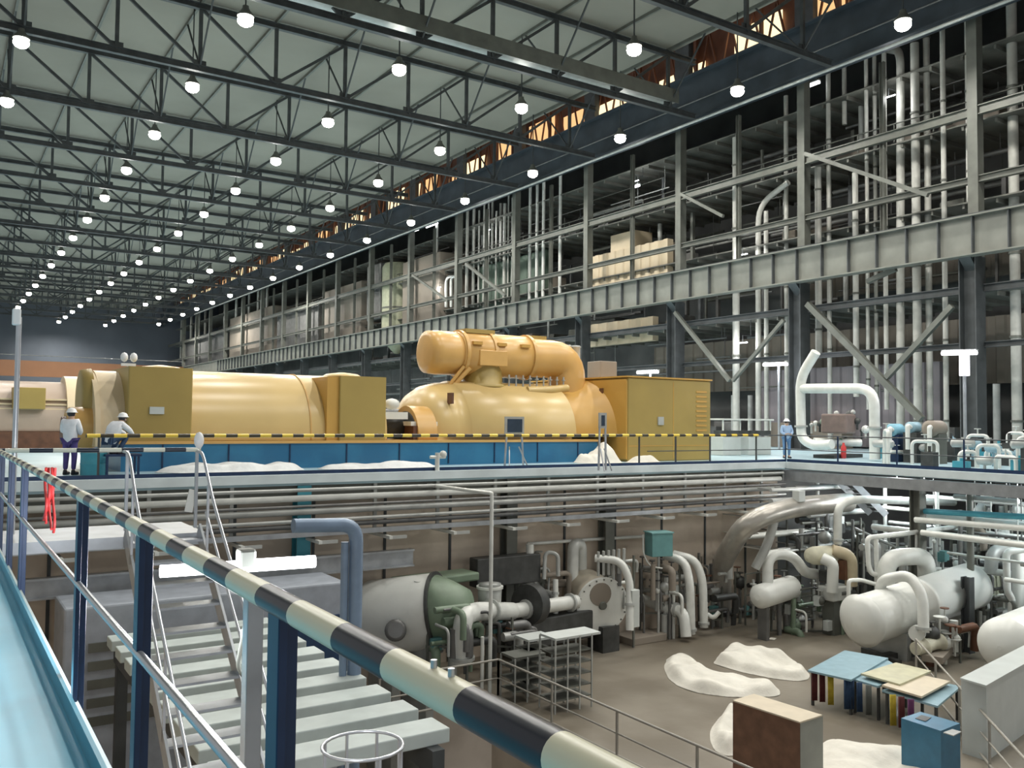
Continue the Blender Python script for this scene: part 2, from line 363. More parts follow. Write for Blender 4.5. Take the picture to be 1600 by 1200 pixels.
# corrugated cladding in the boiler bay
def corr(y0, y1, z0, z1, x, m, lab, step=0.5, cat='cladding'):
    pr = []; n = int((y1-y0)/step)
    mb = MB()
    poly = []
    for i in range(n+1):
        y = y0 + (y1-y0)*i/n; poly += [(x + (0.12 if i % 2 else 0), y), (x + (0.12 if i % 2 else 0), min(y1, y+(y1-y0)/n*0.8))]
    poly += [(x+0.6, y1), (x+0.6, y0)]
    mb.extr(poly, 'Z', z0, z1)
    return single('cladding_panel', mb, m, lab, cat)
a = P(1052, 375, X=47); b = P(925, 440, X=47)
corr(a.y, b.y, 12.4, 15.6, 46.4, TAN, 'bright tan ribbed box panel between two wall columns above the crane girder')
single('duct_box', MB().box((46.6, a.y+4, 15.6), (48.5, a.y+7, 17.0)), TAN, 'small tan box on top of the bright ribbed panel', 'duct', bev=0.03)
corr(12, 46, 11.0, 15.2, 55.5, BEIGED, 'long dull beige ribbed cladding low behind the tall white pipes', 0.6)
corr(20, 60, 4.2, 8.4, 55, BEIGED, 'dull beige ribbed cladding at the height of the hanging tube lights', 0.6)
corr(30, 44, 0.1, 5.4, 50.5, mat('mauve_grey_cladding', (0.26, 0.235, 0.25), 0.6, 0, 0.1, 0.5), 'mauve-grey ribbed screen wall behind the white pipes at deck level', 0.5)
corr(8, 22, 0.1, 6.0, 52, mat('plum_grey_cladding', (0.19, 0.18, 0.21), 0.6, 0, 0.1, 0.5), 'plum-grey ribbed screen wall at the right end of the deck', 0.5)
a = P(1020, 455, X=47); b = P(915, 500, X=47)
corr(a.y, b.y, 8.0, 9.9, 47, TAN, 'tan ribbed panel with bright slits directly under the crane girder', 0.7)
corr(66, 78, 12.3, 17.5, 47, mat('green_dark_panel', (0.08, 0.12, 0.09), 0.6), 'dark green panel behind the wall left of the clustered pipes', 0.8)
ps = P(622, 415, X=47)
for i, (q0, q1, z0, z1, c) in enumerate([(84, 93, 12.4, 20, BEIGED), (95, 103, 14, 21, PIPED), (105, 118, 12.4, 19.5, BEIGED), (120, 138, 12.4, 18, PIPED), (140, 165, 12.4, 20, BEIGED), (168, 200, 12.4, 18, PIPED)]):
    if q0 < ps.y+2 and q1 > ps.y-2: q0 = ps.y+2.1; q1 = max(q1, q0+4)
    single('air_duct', MB().box((45.6, q0, z0), (50, q1, z1)), c, 'large pale air duct block on the far wall, %s to the camera of six' % ordw(i), 'duct', 'air duct blocks on the far part of the wall', bev=0.15)
t = thing('round_silo', 'pale yellow-green upright round silo on the far wall', 'silo', (47, ps.y, 9.6))
part('shell', MB().lathe((47, ps.y, 9.6), (47, ps.y, 30), [(0, 0.3), (1.2, 1.4), (2.6, 1.9), (10.5, 1.9), (11.0, 1.6)], 24), mat('silo_paint', (0.42, 0.43, 0.30), 0.5), t)
part('band', MB().lathe((47, ps.y, 15.0), (47, ps.y, 30), [(0, 1.95), (0.2, 1.95)], 24), STEEL2, t)

# ---- amber clerestory beyond the roof edge
wn = 0
t = thing('clerestory', 'strip of amber-lit windows behind rusty lattice above the eave beam', 'window', (45.9, 100, 25.6))
ys = 10.0
R2 = random.Random(3)
while ys < 205:
    w = R2.uniform(2.0, 5.0); g = R2.uniform(0.5, 3.0)
    part('pane', MB().box((46.0, ys, 25.7 + R2.uniform(0, .8)), (46.05, ys+w, 27.6 + R2.uniform(0, 1.6))), AMBER2 if R2.random() < 0.55 else AMBER, t)
    ys += w + g
part('backing', MB().box((46.2, -8, 25.6), (46.3, 214, 32.98)), RUSTS, t)
mb = MB(); y = 5
while y < 205:
    mb.bar((45.5, y, 25.6), (45.5, y+1.0, 29.5), 0.12); mb.bar((45.5, y+1.0, 29.5), (45.5, y+2.0, 25.6), 0.12)
    if int(y) % 3 == 0: mb.bar((45.2, y, 25.6), (45.2, y, 29.6), 0.22)
    y += 2.0
part('lattice', mb, RUSTS, t)
for i in range(19):
    y = 13.8 + i*10.8; part('mullion', MB().box((44.95, y-0.7, 26.1), (45.4, y+0.7, 30)), STEEL, t)

WPIPE = mat('wall_pipe_paint', (0.46, 0.46, 0.42), 0.45, 0.05, 0.12, 2)
# ---- vertical pipes on the wall
def vpipe(px, w, y0, y1, X, m, lab, grp=None, fitting=True):
    a = P(px, y0, X=X); b = P(px, y1, X=X); r = w*(fw.dot(a-Vector((0,0,CAMH))))/F/2
    z1 = min(a.z, 32); z0 = b.z if b.z > 0.3 else 0
    if z0 != 0 or True:
        t = thing('vertical_pipe', lab, 'pipe', (X, a.y, z0), grp)
        part('run', MB().tube([(X, a.y, z0), (X, a.y, z1)], r, 12), m, t)
        if fitting:
            mb = MB(); z = z0 + 1.8
            while z < z1-0.5: mb.tube([(X, a.y, z-0.06), (X, a.y, z+0.06)], r*1.22, 12); z += 4.4
            part('flange', mb, STEEL2, t)
    return t
VP = [(1150, 11, 215, 705, 'single fat white vertical pipe midway between the two right-hand bays'),
      (1197, 7, 330, 705, 'thin white vertical pipe just right of the pipe with a bent top'),
      (1228, 7, 150, 700, 'thin pale vertical pipe hugging the left side of the second nearest column'),
      (1278, 10, 262, 560, 'white vertical pipe that runs down to the leaning pipe of the white loop'),
      (1294, 7, 100, 720, 'thin white vertical pipe running down behind the white loop'),
      (1319, 7, 90, 195, 'short white hanging pipe near the roof right of the second nearest column'),
      (1336, 9, 270, 620, 'white vertical pipe falling behind the right half of the white loop'),
      (1353, 6, 78, 640, 'leftmost of three thin parallel white pipes in the right bay'),
      (1366, 6, 75, 650, 'middle of three thin parallel white pipes in the right bay'),
      (1381, 7, 70, 640, 'rightmost of three thin parallel white pipes in the right bay'),
      (1429, 13, 68, 700, 'fattest white vertical pipe of the right bay'),
      (1447, 10, 30, 720, 'white vertical pipe just right of the fattest one'),
      (1472, 8, 15, 725, 'white vertical pipe left of the nearest big column'),
      (1510, 7, 5, 320, 'thin pale pipe on the left flank of the nearest big column'),
      (1580, 15, 2, 735, 'very fat pale vertical pipe at the right edge of the picture')]
for i, (px, w, y0, y1, lab) in enumerate(VP):
    vpipe(px, w, y0, y1, 46.0 + (i % 3)*0.5, WPIPE, lab)
X = 46.5
single('bent_pipe', MB().tube([P(1185, 705, X=X), P(1185, 320, X=X), P(1232, 285, X=X)], 0.19, 12, fil=1.3), WPIPE, 'white vertical pipe whose top bends over to the right', 'pipe')
single('bent_pipe', MB().tube([P(1407, 690, X=X), P(1407, 80, X=X), P(1378, 76, X=X+3)], 0.23, 12, fil=1.0), WPIPE, 'pale fat pipe with a bent top left of the fattest vertical pipe', 'pipe')
# middle bay clusters
n = 0
for px in [722, 731, 741, 749, 757, 764, 770, 776, 783, 789, 795, 801]:
    vpipe(px, R.choice([3, 4, 5]), 300 + R.randint(0, 30), 480, 46.0 + R.random()*1.5, WPIPE, 'thin white vertical pipe, %s from the left in the dense bundle' % (ORD[n] if n else 'first'), 'dense bundle of pipes in the middle bay', False); n += 1
for px, lab in [(829, 'pale vertical pipe right of the dense bundle, below a bright lamp'), (840, 'pale vertical pipe next right of the lamp-lit one'), (850, 'thin pale pipe left of the third nearest column'), (876, 'lone thin pale pipe halfway across the bay left of the ribbed tan panel'), (684, 'pale vertical pipe left of the small arched pipe')]:
    vpipe(px, 5, 270, 490, 46.3, PIPEW, lab, None, False)
for px, lab in [(705, 'smaller'), (697, 'larger')]:
    a = P(px, 480, X=46.2); single('arched_pipe', MB().tube([a, P(px, 432, X=46.2), P(716, 432, X=46.2), P(716, 480, X=46.2)], 0.16, 10, fil=1.0), PIPEW, 'arched white pipe above the far crane girder, %s of two' % lab, 'pipe')
for i, px in enumerate([418, 404, 390, 322, 312, 300, 285, 352, 370]):
    vpipe(px, 4, 445 + int((418-px)*0.2), 560, 46 + (i % 4)*.6, WPIPE, 'slim pale pipe on the far wall, %s of the group above the first turbine casing' % (('first',) + tuple(ORD[1:]))[i], 'far wall pipes above the first turbine casing', False)
LV = lambda z: 'on the deck' if z < 1 else 'just below the crane girder' if z < 9 else 'just above the crane girder' if z < 14 else 'on the middle gallery' if z < 19 else 'on the top gallery'
BAY = lambda y: 'far right bay' if y < 24.6 else 'right bay' if y < 35.4 else 'bay of the single fat pipe' if y < 46.2 else 'ribbed tan panel bay' if y < 57 else 'lone pipe bay' if y < 67.8 else 'dense pipe bundle bay' if y < 78.6 else 'far bays'
def nm(m): return {'grey_pipe_paint': 'grey', 'white_lagging': 'white', 'dark_pipe': 'dark', 'dark_steel': 'blackish', 'grey_green_steel': 'grey-green', 'dull_beige_cladding': 'dull beige'}.get(m.name, 'plain')
# clutter in the bay: horizontal runs and hangers
nn = 0
for i in range(170):
    y0 = R.uniform(14, 110); L = R.uniform(3, 12); z = R.choice([R.uniform(10, 13), R.uniform(14.5, 17), R.uniform(18.5, 21.2), R.uniform(3, 8)]); x = R.uniform(47.5, 52.2)
    m = R.choice([PIPEG, PIPED, PIPED, STEEL2]); q = R.choice([0.05, 0.07, 0.1, 0.16])
    single('service_pipe', MB().tube([(x, y0, z), (x, y0+L, z)], q, 8).bar((x, y0+.5, z), (x, y0+.5, [8.64, 13.54, 17.84, 21.74][int(z > 8.6)+int(z > 13.3)+int(z > 17.6)]), .04), m, '%s %s level service pipe %s, %s' % ('thick' if q > .08 else 'thin', nm(m), LV(z), BAY(y0)), 'pipe', 'level service pipes in the dim bay')
for i in range(90):
    y0 = R.uniform(14, 120); z = R.choice([8.7, 13.6, 17.9]); x = R.uniform(47, 52.3); h = R.uniform(2, 3.9); m = R.choice([STEEL2, STEEL, PIPED])
    single('gallery_post', MB().bar((x, y0, z), (x, y0, z+h), R.choice([0.1, 0.15, 0.25])), m, '%s upright post %s, %s' % (nm(m), LV(z+.2), BAY(y0)), 'post', 'upright posts on the gallery floors')
for i in range(90):
    y0 = R.uniform(16, 110); z = R.choice([8.7, 13.6, 17.9, 0.0]); x = R.uniform(47, 50.4); q = R.uniform(0.6, 2.0); m = R.choice([STEEL2, PIPED, BEIGED, BEIGED])
    single('equipment_box', MB().box((x, y0, z), (x+q, y0+q*R.uniform(1, 2), z+q*R.uniform(.6, 1.3))), m, '%s %s boxy equipment %s, %s' % ('large' if q > 1.3 else 'small', nm(m), LV(z+.2), BAY(y0)), 'equipment', 'boxy equipment on the gallery floors', bev=0.03)
for i in range(26):
    y0 = R.uniform(14, 100); z = R.choice([0, 0, 8.7, 13.6, 17.9]); x = R.uniform(47.2, 52)
    single('riser_pipe', MB().tube([(x, y0, z), (x, y0, z+R.uniform(3.4, 3.9))], R.uniform(0.08, .2), 10), PIPEG, 'pale riser pipe standing deep %s, %s' % (LV(z+.2), BAY(y0)), 'pipe', 'riser pipes deep in the bay')
mb = MB(); 
t = thing('gallery_handrail', 'thin grey handrail along the upper gallery edge behind the columns', 'railing', (46.1, 60, 17.9))
part('rail', MB().tube([(46.1, 5, 19.0), (46.1, 150, 19.0)], 0.04, 6).tube([(46.1, 5, 18.5), (46.1, 150, 18.5)], 0.03, 6), STEEL2, t)
for i in range(60): part('post', MB().bar((46.1, 6+i*2.4, 17.9), (46.1, 6+i*2.4, 19.0), 0.05), STEEL2, t)
# small tube lamps in the bay
for px, py, L, X, lab in [(1268, 133, 1.2, 46, 'short white tube light beside the second nearest column, near the roof'), (868, 267, 2.2, 46, 'white tube light above the dense pipe bundle'), (822, 281, 1.4, 46, 'white tube light just left below the roof lamp of the middle bay'),
                          (675, 352, 2.6, 46, 'white tube light hanging above the dark green panel'), (650, 360, 1.2, 46, 'small white light left of the one above the dark green panel'), (995, 291, .6, 47, 'tiny white light in the dim bay under the eave beam'), (945, 484, 3.0, 46.5, 'bright tube light under the crane girder above the elbow of the yellow pipe')]:
    a = P(px, py, X=X)
    t = thing('tube_light', lab, 'lamp', a)
    part('tube', MB().tube([a+Vector((0, -L/2, 0)), a+Vector((0, L/2, 0))], 0.09, 8), TUBE, t)
    part('reflector', MB().box(a+Vector((-.12, -L/2, 0.1)), a+Vector((.12, L/2, 0.2))), PIPEG, t)
    zu = min(q for q in (8.64, 13.54, 17.84, 21.74, 33) if q > a.z+.3)
    part('hanger', MB().bar(a+Vector((0, 0, .15)), (46.45, a.y, a.z+.15), .05).bar((46.45, a.y, a.z+.13), (46.45, a.y, zu), .05), STEEL2, t)

for i, (x, y, z) in enumerate([(45.6, 30, 20.5), (45.6, 52, 20.5), (45.6, 74, 20.5), (45.6, 20, 7), (45.6, 41, 7), (45.6, 62, 7), (45.6, 41, 13), (45.6, 84, 16)]):  # fill lights with tube bodies, added to brighten the dim bay
    t = thing('tube_light', 'small added fill tube light between gallery levels of the dim bay, %s of eight' % ('first' if i == 0 else ORD[i]), 'lamp', (x, y, z), 'added fill tubes between gallery levels')
    part('tube', MB().tube([(x, y-.4, z), (x, y+.4, z)], .04, 8), TUBE, t); part('bracket', MB().bar((x, y, z), (x, y, z+.5), .03).bar((x, y, z+.5), (46.4, y, z+.5), .03).bar((46.4, y, z+.48), (46.4, y, 21.7 if z > 18 else 17.8 if z > 14 else 13.5 if z > 10 else 8.6), .04), STEEL, t)
    l = bpy.data.lights.new('bay_fill', 'POINT'); l.energy = 150; l.shadow_soft_size = .5; o = bpy.data.objects.new('bay_fill', l); C.objects.link(o); o.location = (x-.3, y, z-.2)
for i, (x, y) in enumerate([(32, 7), (32, 14), (31.5, 20.5)]):  # fill lights added under the gallery to lift the unlit vessels and pipes
    z = -.75 if x > 29 else -2.3
    t = thing('tube_light', 'added fill tube light below the %s, %s of three' % (('right-hand gallery', 'deck edge')[i//3], ('first', 'second', 'third')[i % 3]), 'lamp', (x, y, z), 'added fill tubes below the decks')
    part('tube', MB().tube([(x-.5, y, z), (x+.5, y, z)], .03, 8), TUBE, t); part('reflector', MB().box((x-.5, y-.06, z+.04), (x+.5, y+.06, z+.07)).bar((x, y, z+.07), (x, y, -.3 if x > 29 else -2.0), .03), PIPEG, t)
    l = bpy.data.lights.new('under_gallery_fill', 'POINT'); l.energy = 520; l.shadow_soft_size = .4; o = bpy.data.objects.new('under_gallery_fill', l); C.objects.link(o); o.location = (x, y-.1, z-.15)
# ---- far crane
a = P(0, 587, Y=190); b = P(0, 562, Y=190)
t = thing('bridge_crane', 'orange overhead bridge crane spanning the far end of the hall', 'crane', (17, 190, a.z))
part('girder', MB().box((-13, 189, a.z), (43, 190, b.z)), ORANGE, t)
part('trolley', MB().box((0, 188, b.z), (6, 191, b.z+1.0)), PIPED, t)
part('walkway_rail', MB().tube([(-13, 188.9, b.z+1), (43, 188.9, b.z+1)], 0.08, 6), PIPED, t)

# ================================================================ TURBINE HALL DECK
# blue plinth
t = thing('turbine_plinth', 'long blue painted plinth under the yellow turbine casings', 'plinth', (13, 29, 0))
part('body', MB().box((4.5, 27.0, 0), (21.8, 31.8, 0.78)), BLUEP, t)
part('top_plate', MB().box((4.45, 26.95, 0.78), (21.85, 31.85, 0.86)), YELC, t)
mb = MB()
for i in range(9): mb.box((5.6+i*1.9, 26.97, 0.05), (5.64+i*1.9, 27.0, 0.76))
part('seam', mb, POSTB, t)

def hood(x0, x1, r, cy, z0, seg=24, squash=1.0):
    mb = MB(); poly = [(cy - r, z0), ] + [(cy - r*math.cos(math.pi*i/seg), z0 + 0.15 + (r*squash)*math.sin(math.pi*i/seg)) for i in range(seg+1)] + [(cy + r, z0)]
    mb.extr(poly, 'X', x0, x1, True); return mb
T1 = thing('turbine_casing', 'pale yellow low-pressure turbine casing with two ochre box housings', 'turbine', (9, 29.3, 0.86))
part('barrel', hood(5.6, 12.9, 2.05, 29.35, 0.86), YELB, T1, bev=0.03)
part('barrel_seam', hood(10.2, 10.24, 2.07, 29.35, 0.87), YELC, T1)
b1 = part('housing', MB().extr([(4.66, 27.1), (6.45, 27.1), (6.45, 31.6), (4.66, 31.6)], 'Z', 0.86, 3.02), YEL, T1, 'flat ochre-yellow box housing', bev=0.04)
part('name_plate', MB().box((5.25, 27.06, 1.65), (5.65, 27.1, 1.86)), CABW, b1)
b2 = part('housing', MB().extr([(11.1, 27.1), (12.76, 27.1), (12.76, 31.6), (11.1, 31.6)], 'Z', 0.86, 2.98), YEL, T1, 'flat ochre-yellow box housing', bev=0.04)
part('corner_strip', MB().box((10.7, 27.2, 0.86), (11.1, 31.5, 2.94)), YELO, T1)
a = P(413, 651, Y=27.5); part('name_plate', MB().cbox((a.x, 27.58, a.z), (0.62, 0.04, 0.30)), CABW, T1)
a = P(350, 614, Y=28.0); part('inspection_cover', MB().ball((a.x, 28.0, a.z), 0.2, 12, (1, .4, .7)), YELC, T1)
for x in (6.0, 12.1):
    part('relief_dome', MB().lathe((x, 29.4, 2.95), (x, 29.4, 5), [(0, 0.72), (0.1, 0.72), (0.2, 0.55), (0.26, 0.1)], 24), YELB, T1)
# left end cowl
E0 = part('end_cowl', hood(4.0, 4.66, 1.95, 29.3, 0.86), CREAM, T1, 'cream rounded end cowl', bev=0.06)
part('end_flange', hood(3.86, 4.0, 2.08, 29.3, 0.7), CREAM, T1, bev=0.02)
part('end_disc', MB().lathe((3.62, 29.0, 2.0), (4.2, 29.0, 2.0), [(0, .5), (0.02, 0.95), (0.3, 1.0)], 24), YEL, T1)
part('bearing_cover', MB().lathe((3.2, 28.3, 1.2), (4.2, 28.3, 1.2), [(0, 0.52), (0.08, 0.62), (0.7, 0.66)], 20), YELC, T1)
part('bearing_opening', MB().lathe((3.1, 28.25, 1.15), (4.2, 28.25, 1.15), [(0, .4), (.12, .42)], 18), RUST, T1)
part('shaft_collar', MB().cyl((12.76, 29.3, 1.5), (14.3, 29.3, 1.5), 0.45, 18), CHARC, T1)

T2 = thing('turbine_casing', 'pale yellow high-pressure turbine casing with arched end opening', 'turbine', (18, 29.4, 0.86))
mb = MB(); seg = 24
def ring(x, r, sq=1.0, cy=29.4): return [Vector((x, cy - r*math.cos(math.pi*i/seg), 0.86 + 0.12 + r*sq*math.sin(math.pi*i/seg))) for i in range(seg+1)]
prof = [(14.5, 0.9), (14.62, 1.25), (14.9, 1.6), (15.3, 1.86), (15.8, 1.98), (16.3, 2.02), (16.32, 2.08), (21.0, 2.08)]
vs = []; [vs.extend(ring(x, r)) for x, r in prof]; n1 = seg+1
part('barrel', MB().add(vs, [(i*n1+k+1, i*n1+k, (i+1)*n1+k, (i+1)*n1+k+1) for i in range(len(prof)-1) for k in range(seg)], True)
     .add(ring(14.5, 0.9), [tuple(range(n1))]).box((14.6, 27.6, .84), (21, 31.2, 1.0)), YELB, T2)
part('arch_frame', hood(14.15, 14.9, 1.05, 28.45, 0.86), YELC, T2)
part('arch_opening', hood(14.1, 14.17, 0.85, 28.4, 0.86), CHARC, T2, 'dark opening')
part('bearing_pedestal', MB().box((14.0, 27.5, 0.86), (14.7, 28.6, 1.35)), RUST, T2)
part('pedestal_cover', MB().box((13.95, 27.6, 1.35), (15.0, 28.6, 1.5)), CLOTH, T2)
part('seam_slot', MB().cbox((15.6, 27.75, 2.35), (0.08, 0.35, 0.4)), RUST, T2)
part('bearing_block', MB().lathe((13.3, 28.6, 1.3), (14.4, 28.6, 1.3), [(0, .3), (.05, .42), (.7, .42), (.75, .2)], 18), CHARC, T2)
part('instrument_head', MB().ball((13.4, 28.0, 2.1), .25, 12, (1.2, .8, .8)).cbox((13.5, 28.0, 1.7), (.9, .3, .25)), VESS, T2)
# transition hood between barrel and box
pr = []
vs = []
for x, r in [(21.0, 2.02), (21.3, 2.03), (21.8, 2.1), (22.3, 2.27), (22.8, 2.6)]: vs.extend(ring(x, r, 0.92, 29.5))
part('transition_hood', MB().add(vs, [(i*n1+k+1, i*n1+k, (i+1)*n1+k, (i+1)*n1+k+1) for i in range(4) for k in range(seg)], True), YELO, T2, 'orange-yellow flared hood')
T3 = thing('turbine_enclosure', 'tall ochre and orange-yellow box enclosure at the right end of the turbine', 'enclosure', (25, 29.5, 0))
part('shell', MB().box((22.8, 26.35, 0), (27.35, 33, 3.32)), YEL, T3, bev=0.05)
part('side_cladding', MB().box((22.74, 26.4, 0.1), (22.8, 33, 3.25)), YELO, T3)
part('roof_plate', MB().box((22.7, 26.3, 3.32), (27.4, 33.1, 3.38)), YELO, T3)
part('name_plate', MB().box((24.35, 26.3, 1.45), (24.65, 26.35, 1.78)), PIPEG, T3)
mb = MB()
for i in range(7): mb.cbox((22.7, 27.9, 0.9+i*0.32), (0.06, 0.2, 0.2))
part('latch', mb, RUST, T3)
for i in range(10): part('louvre', MB().box((26.5, 26.33, 1.0+i*0.2), (27.1, 26.35, 1.08+i*0.2)), YELO, T3)
part('panel_seam', MB().box((25.2, 26.34, 0.1), (25.23, 26.36, 3.2)).box((22.85, 26.34, 0.6), (27.3, 26.36, 0.63)), YELO, T3)
# crossover pipe
PY = 29.4; PZ = 4.12
T4 = thing('crossover_pipe', 'fat tan-yellow crossover pipe arching over the turbine into the enclosure', 'pipe', (19, PY, 2.9))
part('run', MB().tube([(15.75, PY, PZ), (22.05, PY, PZ), (22.05, PY, 2.4)], 0.78, 28, fil=1.5), YELC, T4)
part('end_cap', MB().lathe((15.35, PY, PZ), (16, PY, PZ), [(0, 0.05), (0.02, 0.6), (0.1, 0.80), (0.45, 0.84), (1.2, 0.84), (1.3, 0.80)], 28), YELC, T4)
part('sleeve', MB().lathe((16.7, PY, PZ), (20, PY, PZ), [(0, 0.8), (0.02, 0.86), (3.2, 0.86), (3.25, 0.8)], 28), YELC, T4)
for x in (16.75, 18.0, 19.85): part('band', MB().lathe((x, PY, PZ), (x+1, PY, PZ), [(0, 0.92), (0.14, 0.92)], 28), YELC, T4)
part('neck', MB().lathe((17.9, PY, 2.85), (17.9, PY, 5), [(0, 0.98), (0.1, 0.98), (0.14, 0.82), (0.8, 0.8)], 24), YEL, T4)
part('saddle', MB().cbox((17.9, PY-0.55, 3.95), (1.25, 0.75, 0.6)), YELC, T4, bev=0.03)
part('stay', MB().tube([(16.2, PY-.5, 2.9), (16.7, PY-.7, 3.6)], 0.07, 8).tube([(16.4, PY-.5, 2.9), (16.95, PY-.7, 3.55)], 0.1, 8), YELC, T4)
for x in (17.2, 18.3, 19.4): part('lug', MB().cbox((x, PY-.75, 4.5), (.4, .3, .12)), YELO, T4)
part('top_hatch', MB().cbox((17.6, PY, 5.0), (1.3, 0.8, 0.16)).cbox((20.7, PY+.3, 4.95), (0.7, 0.5, .2)), YEL, T4)
for i in range(9): part('valve_stem', MB().cyl((18.7+i*0.33, PY-0.75, 2.85), (18.7+i*0.33, PY-.75, 3.35), 0.035, 6).cyl((18.7+i*0.33, PY-.75, 3.2), (18.7+i*0.33, PY-.75, 3.24), 0.08, 8), PIPEG, T4)
mb = MB(); mb.tube([(19.4, PY-1.0, 2.75), (20.4, PY-1.1, 2.8), (21.4, PY-.9, 2.9)], 0.16, 10)
part('drain_pipe', mb, YELB, T4)
# gauges on box
for i, x in enumerate((23.3, 23.8)):
    single('exhaust_stub', MB().lathe((x+.4, 31.6, 3.38), (x+.4, 31.6, 5), [(0, .32), (0.1, .32), (.12, .22), (1.5, .22), (1.55, .26), (1.6, .2)], 14), PIPEG, 'grey capped stub pipe on the enclosure roof, %s of two' % ('left', 'right')[i], 'pipe')
single('roof_box', MB().box((25.9, 31.9, 3.38), (26.9, 32.9, 4.4)), BEIGED, 'dull beige box on the enclosure roof by the right end', 'box', bev=.03)
# equipment left end top: white floodlight pair
a = P(201, 560, D=26); t = thing('beacon_pair', 'small white twin lamp heads on top of the left casing edge', 'lamp', (a.x, a.y, 3.0))
for i, d in enumerate((-0.12, 0.14)): part('lamp_head', MB().ball((a.x+d, a.y, 3.32), 0.11, 10, (1, 1, 1.3)), HAT, t)
part('bar', MB().bar((a.x-.2, a.y, 3.1), (a.x+.2, a.y, 3.1), .08).bar((a.x, a.y, 2.9), (a.x, a.y, 3.1), .06), HAT, t)

# ---- second turbine unit further left
T5 = thing('turbine_casing', 'beige turbine casing of the next unit behind the standing worker', 'turbine', (1, 52, 0))
part('plinth', MB().box((-8, 48.6, 0), (10, 55, 0.8)), RUST, T5)
part('barrel', hood(-7.5, 2.6, 1.75, 51, 0.8), PINKB, T5, bev=.03)
part('raised_barrel', hood(2.2, 9.5, 2.2, 51, 0.8, squash=1.08), PINKB, T5, bev=.04)
part('step_housing', hood(5.6, 9.9, 2.45, 51, 0.8, squash=1.1), CREAM, T5, bev=.04)
part('box_housing', MB().box((3.2, 48.5, 1.9), (4.6, 49.6, 2.95)), YEL, T5, 'ochre-yellow box', bev=.03)
mb = MB()
for i in range(7): mb.box((-6, 48.9+.02*i, 0.9+i*0.24), (8, 49.0+.05*i, 0.98+i*.24))
part('lagging_band', mb, CREAM, T5)

# ---- deck edge guard rail (yellow/black)
t = thing('edge_railing', 'yellow and black striped guard railing along the deck edge before the turbine', 'railing', (15, 24.1, 0))
part('top_rail', MB().tube([(3.2, 24.12, 1.08), (27.7, 24.12, 1.08)], 0.05, 8), RAILY, t)
part('mid_rail', MB().tube([(21.8, 24.12, 0.5), (27.7, 24.12, 0.5)], 0.018, 6), STEEL, t)
for x in (3.5, 21.4, 23.2, 25.0, 27.6): part('post', MB().bar((x, 24.12, 0), (x, 24.12, 1.08), 0.05), STEEL, t)
t = thing('gallery_railing', 'slim dark guard railing along the right-hand deck edge', 'railing', (29.3, 15, 0))
part('top_rail', MB().tube([(27.7, 24.12, 1.08), (29.35, 24.12, 1.08), (29.35, 2, 1.08)], 0.022, 6), STEEL, t)
part('mid_rail', MB().tube([(27.7, 24.12, 0.5), (29.35, 24.12, 0.5), (29.35, 2, 0.5)], 0.018, 6), STEEL, t)
for y in (24.1, 21.6, 19.1, 16.6, 14.1, 11.6, 9.1, 6.6): part('post', MB().bar((29.35, y, 0), (29.35, y, 1.08), 0.045), POSTB, t)
part('kick_plate', MB().box((29.3, 2, 0), (29.32, 24, 0.12)).box((0.7, 24.03, 0), (29.3, 24.05, 0.1)), POSTB, t)

# ---- foreground rail
t = thing('guard_railing', 'black and cream striped handrail on navy posts beside the camera', 'railing', (0.72, 6, 0))
RX = 0.722
part('top_rail', MB().tube([(RX, 0.4, 1.1), (RX, 13.3, 1.1)], 0.032, 24), RAILS, t)
part('mid_rail', MB().tube([(RX, 0.4, 0.6), (RX, 13.3, 0.6)], 0.018, 12), SILV, t)
for y in (0.45, 2.13, 3.83, 5.6, 9.4, 11.0, 12.6): part('post', MB().box((RX-0.012, y-0.042, -0.2), (RX+0.012, y+0.042, 1.09)).box((RX+.012, y-0.006, -.2), (RX+.05, y+.006, 1.06)), POSTB, t, bev=0.003)
mb = MB()
for y in (1.27, 1.33): mb.cyl((RX, y, 1.12), (RX, y, 1.145), 0.006, 8)
part('bolt', mb, SILV, t)
# ---- landing and stair
LY = 12.75
struct('floor_landing', MB().box((0.65, LY, -0.2), (3.25, 14.2, -0.05)), GREYS)
t = thing('landing_railing', 'black and white striped rail across the stair landing', 'railing', (1.9, 13.0, 0))
part('top_rail', MB().tube([(RX, 13.2, 1.1), (3.2, 12.9, 1.1)], 0.03, 10), RAILX, t)
part('post', MB().bar((2.25, 13.0, 0), (2.25, 13.0, 1.1), 0.04), GREYS, t); part('post', MB().bar((3.15, 12.9, 0), (3.15, 12.9, 1.1), 0.04), GREYS, t)
t = thing('steel_stair', 'steep silver steel stair with twin tube handrails down to the pit', 'stair', (2.7, 8.5, -6))
S0 = Vector((0, 12.7, 0)); S1 = Vector((0, 3.6, -7.0))
def sp(x, k, dz=0): p = S0.lerp(S1, k); return Vector((x, p.y, p.z+dz))
for x in (2.2, 3.15):
    part('stringer', MB().bar(sp(x, 0), sp(x, 1), 0.03, 0.22), GREYS, t)
    part('handrail', MB().tube([(x, 13.0, 1.08), (x, 12.6, 1.08), sp(x, 0.08, 1.0), sp(x, 0.97, 1.0)], 0.022, 8, fil=.3), SILV, t)
    part('mid_rail', MB().tube([sp(x, 0.04, 0.55), sp(x, 0.97, 0.55)], 0.018, 8), SILV, t)
    for k in (0.05, 0.28, .5, .72, .95): part('baluster', MB().bar(sp(x, k), sp(x, k, 1.0), 0.03), SILV, t)
for i in range(30):
    k = (i+.5)/30; part('tread', MB().box(sp(2.2, k) + Vector((0, -.13, -.015)), sp(3.15, k) + Vector((0, .13, .015))), GREYS, t)

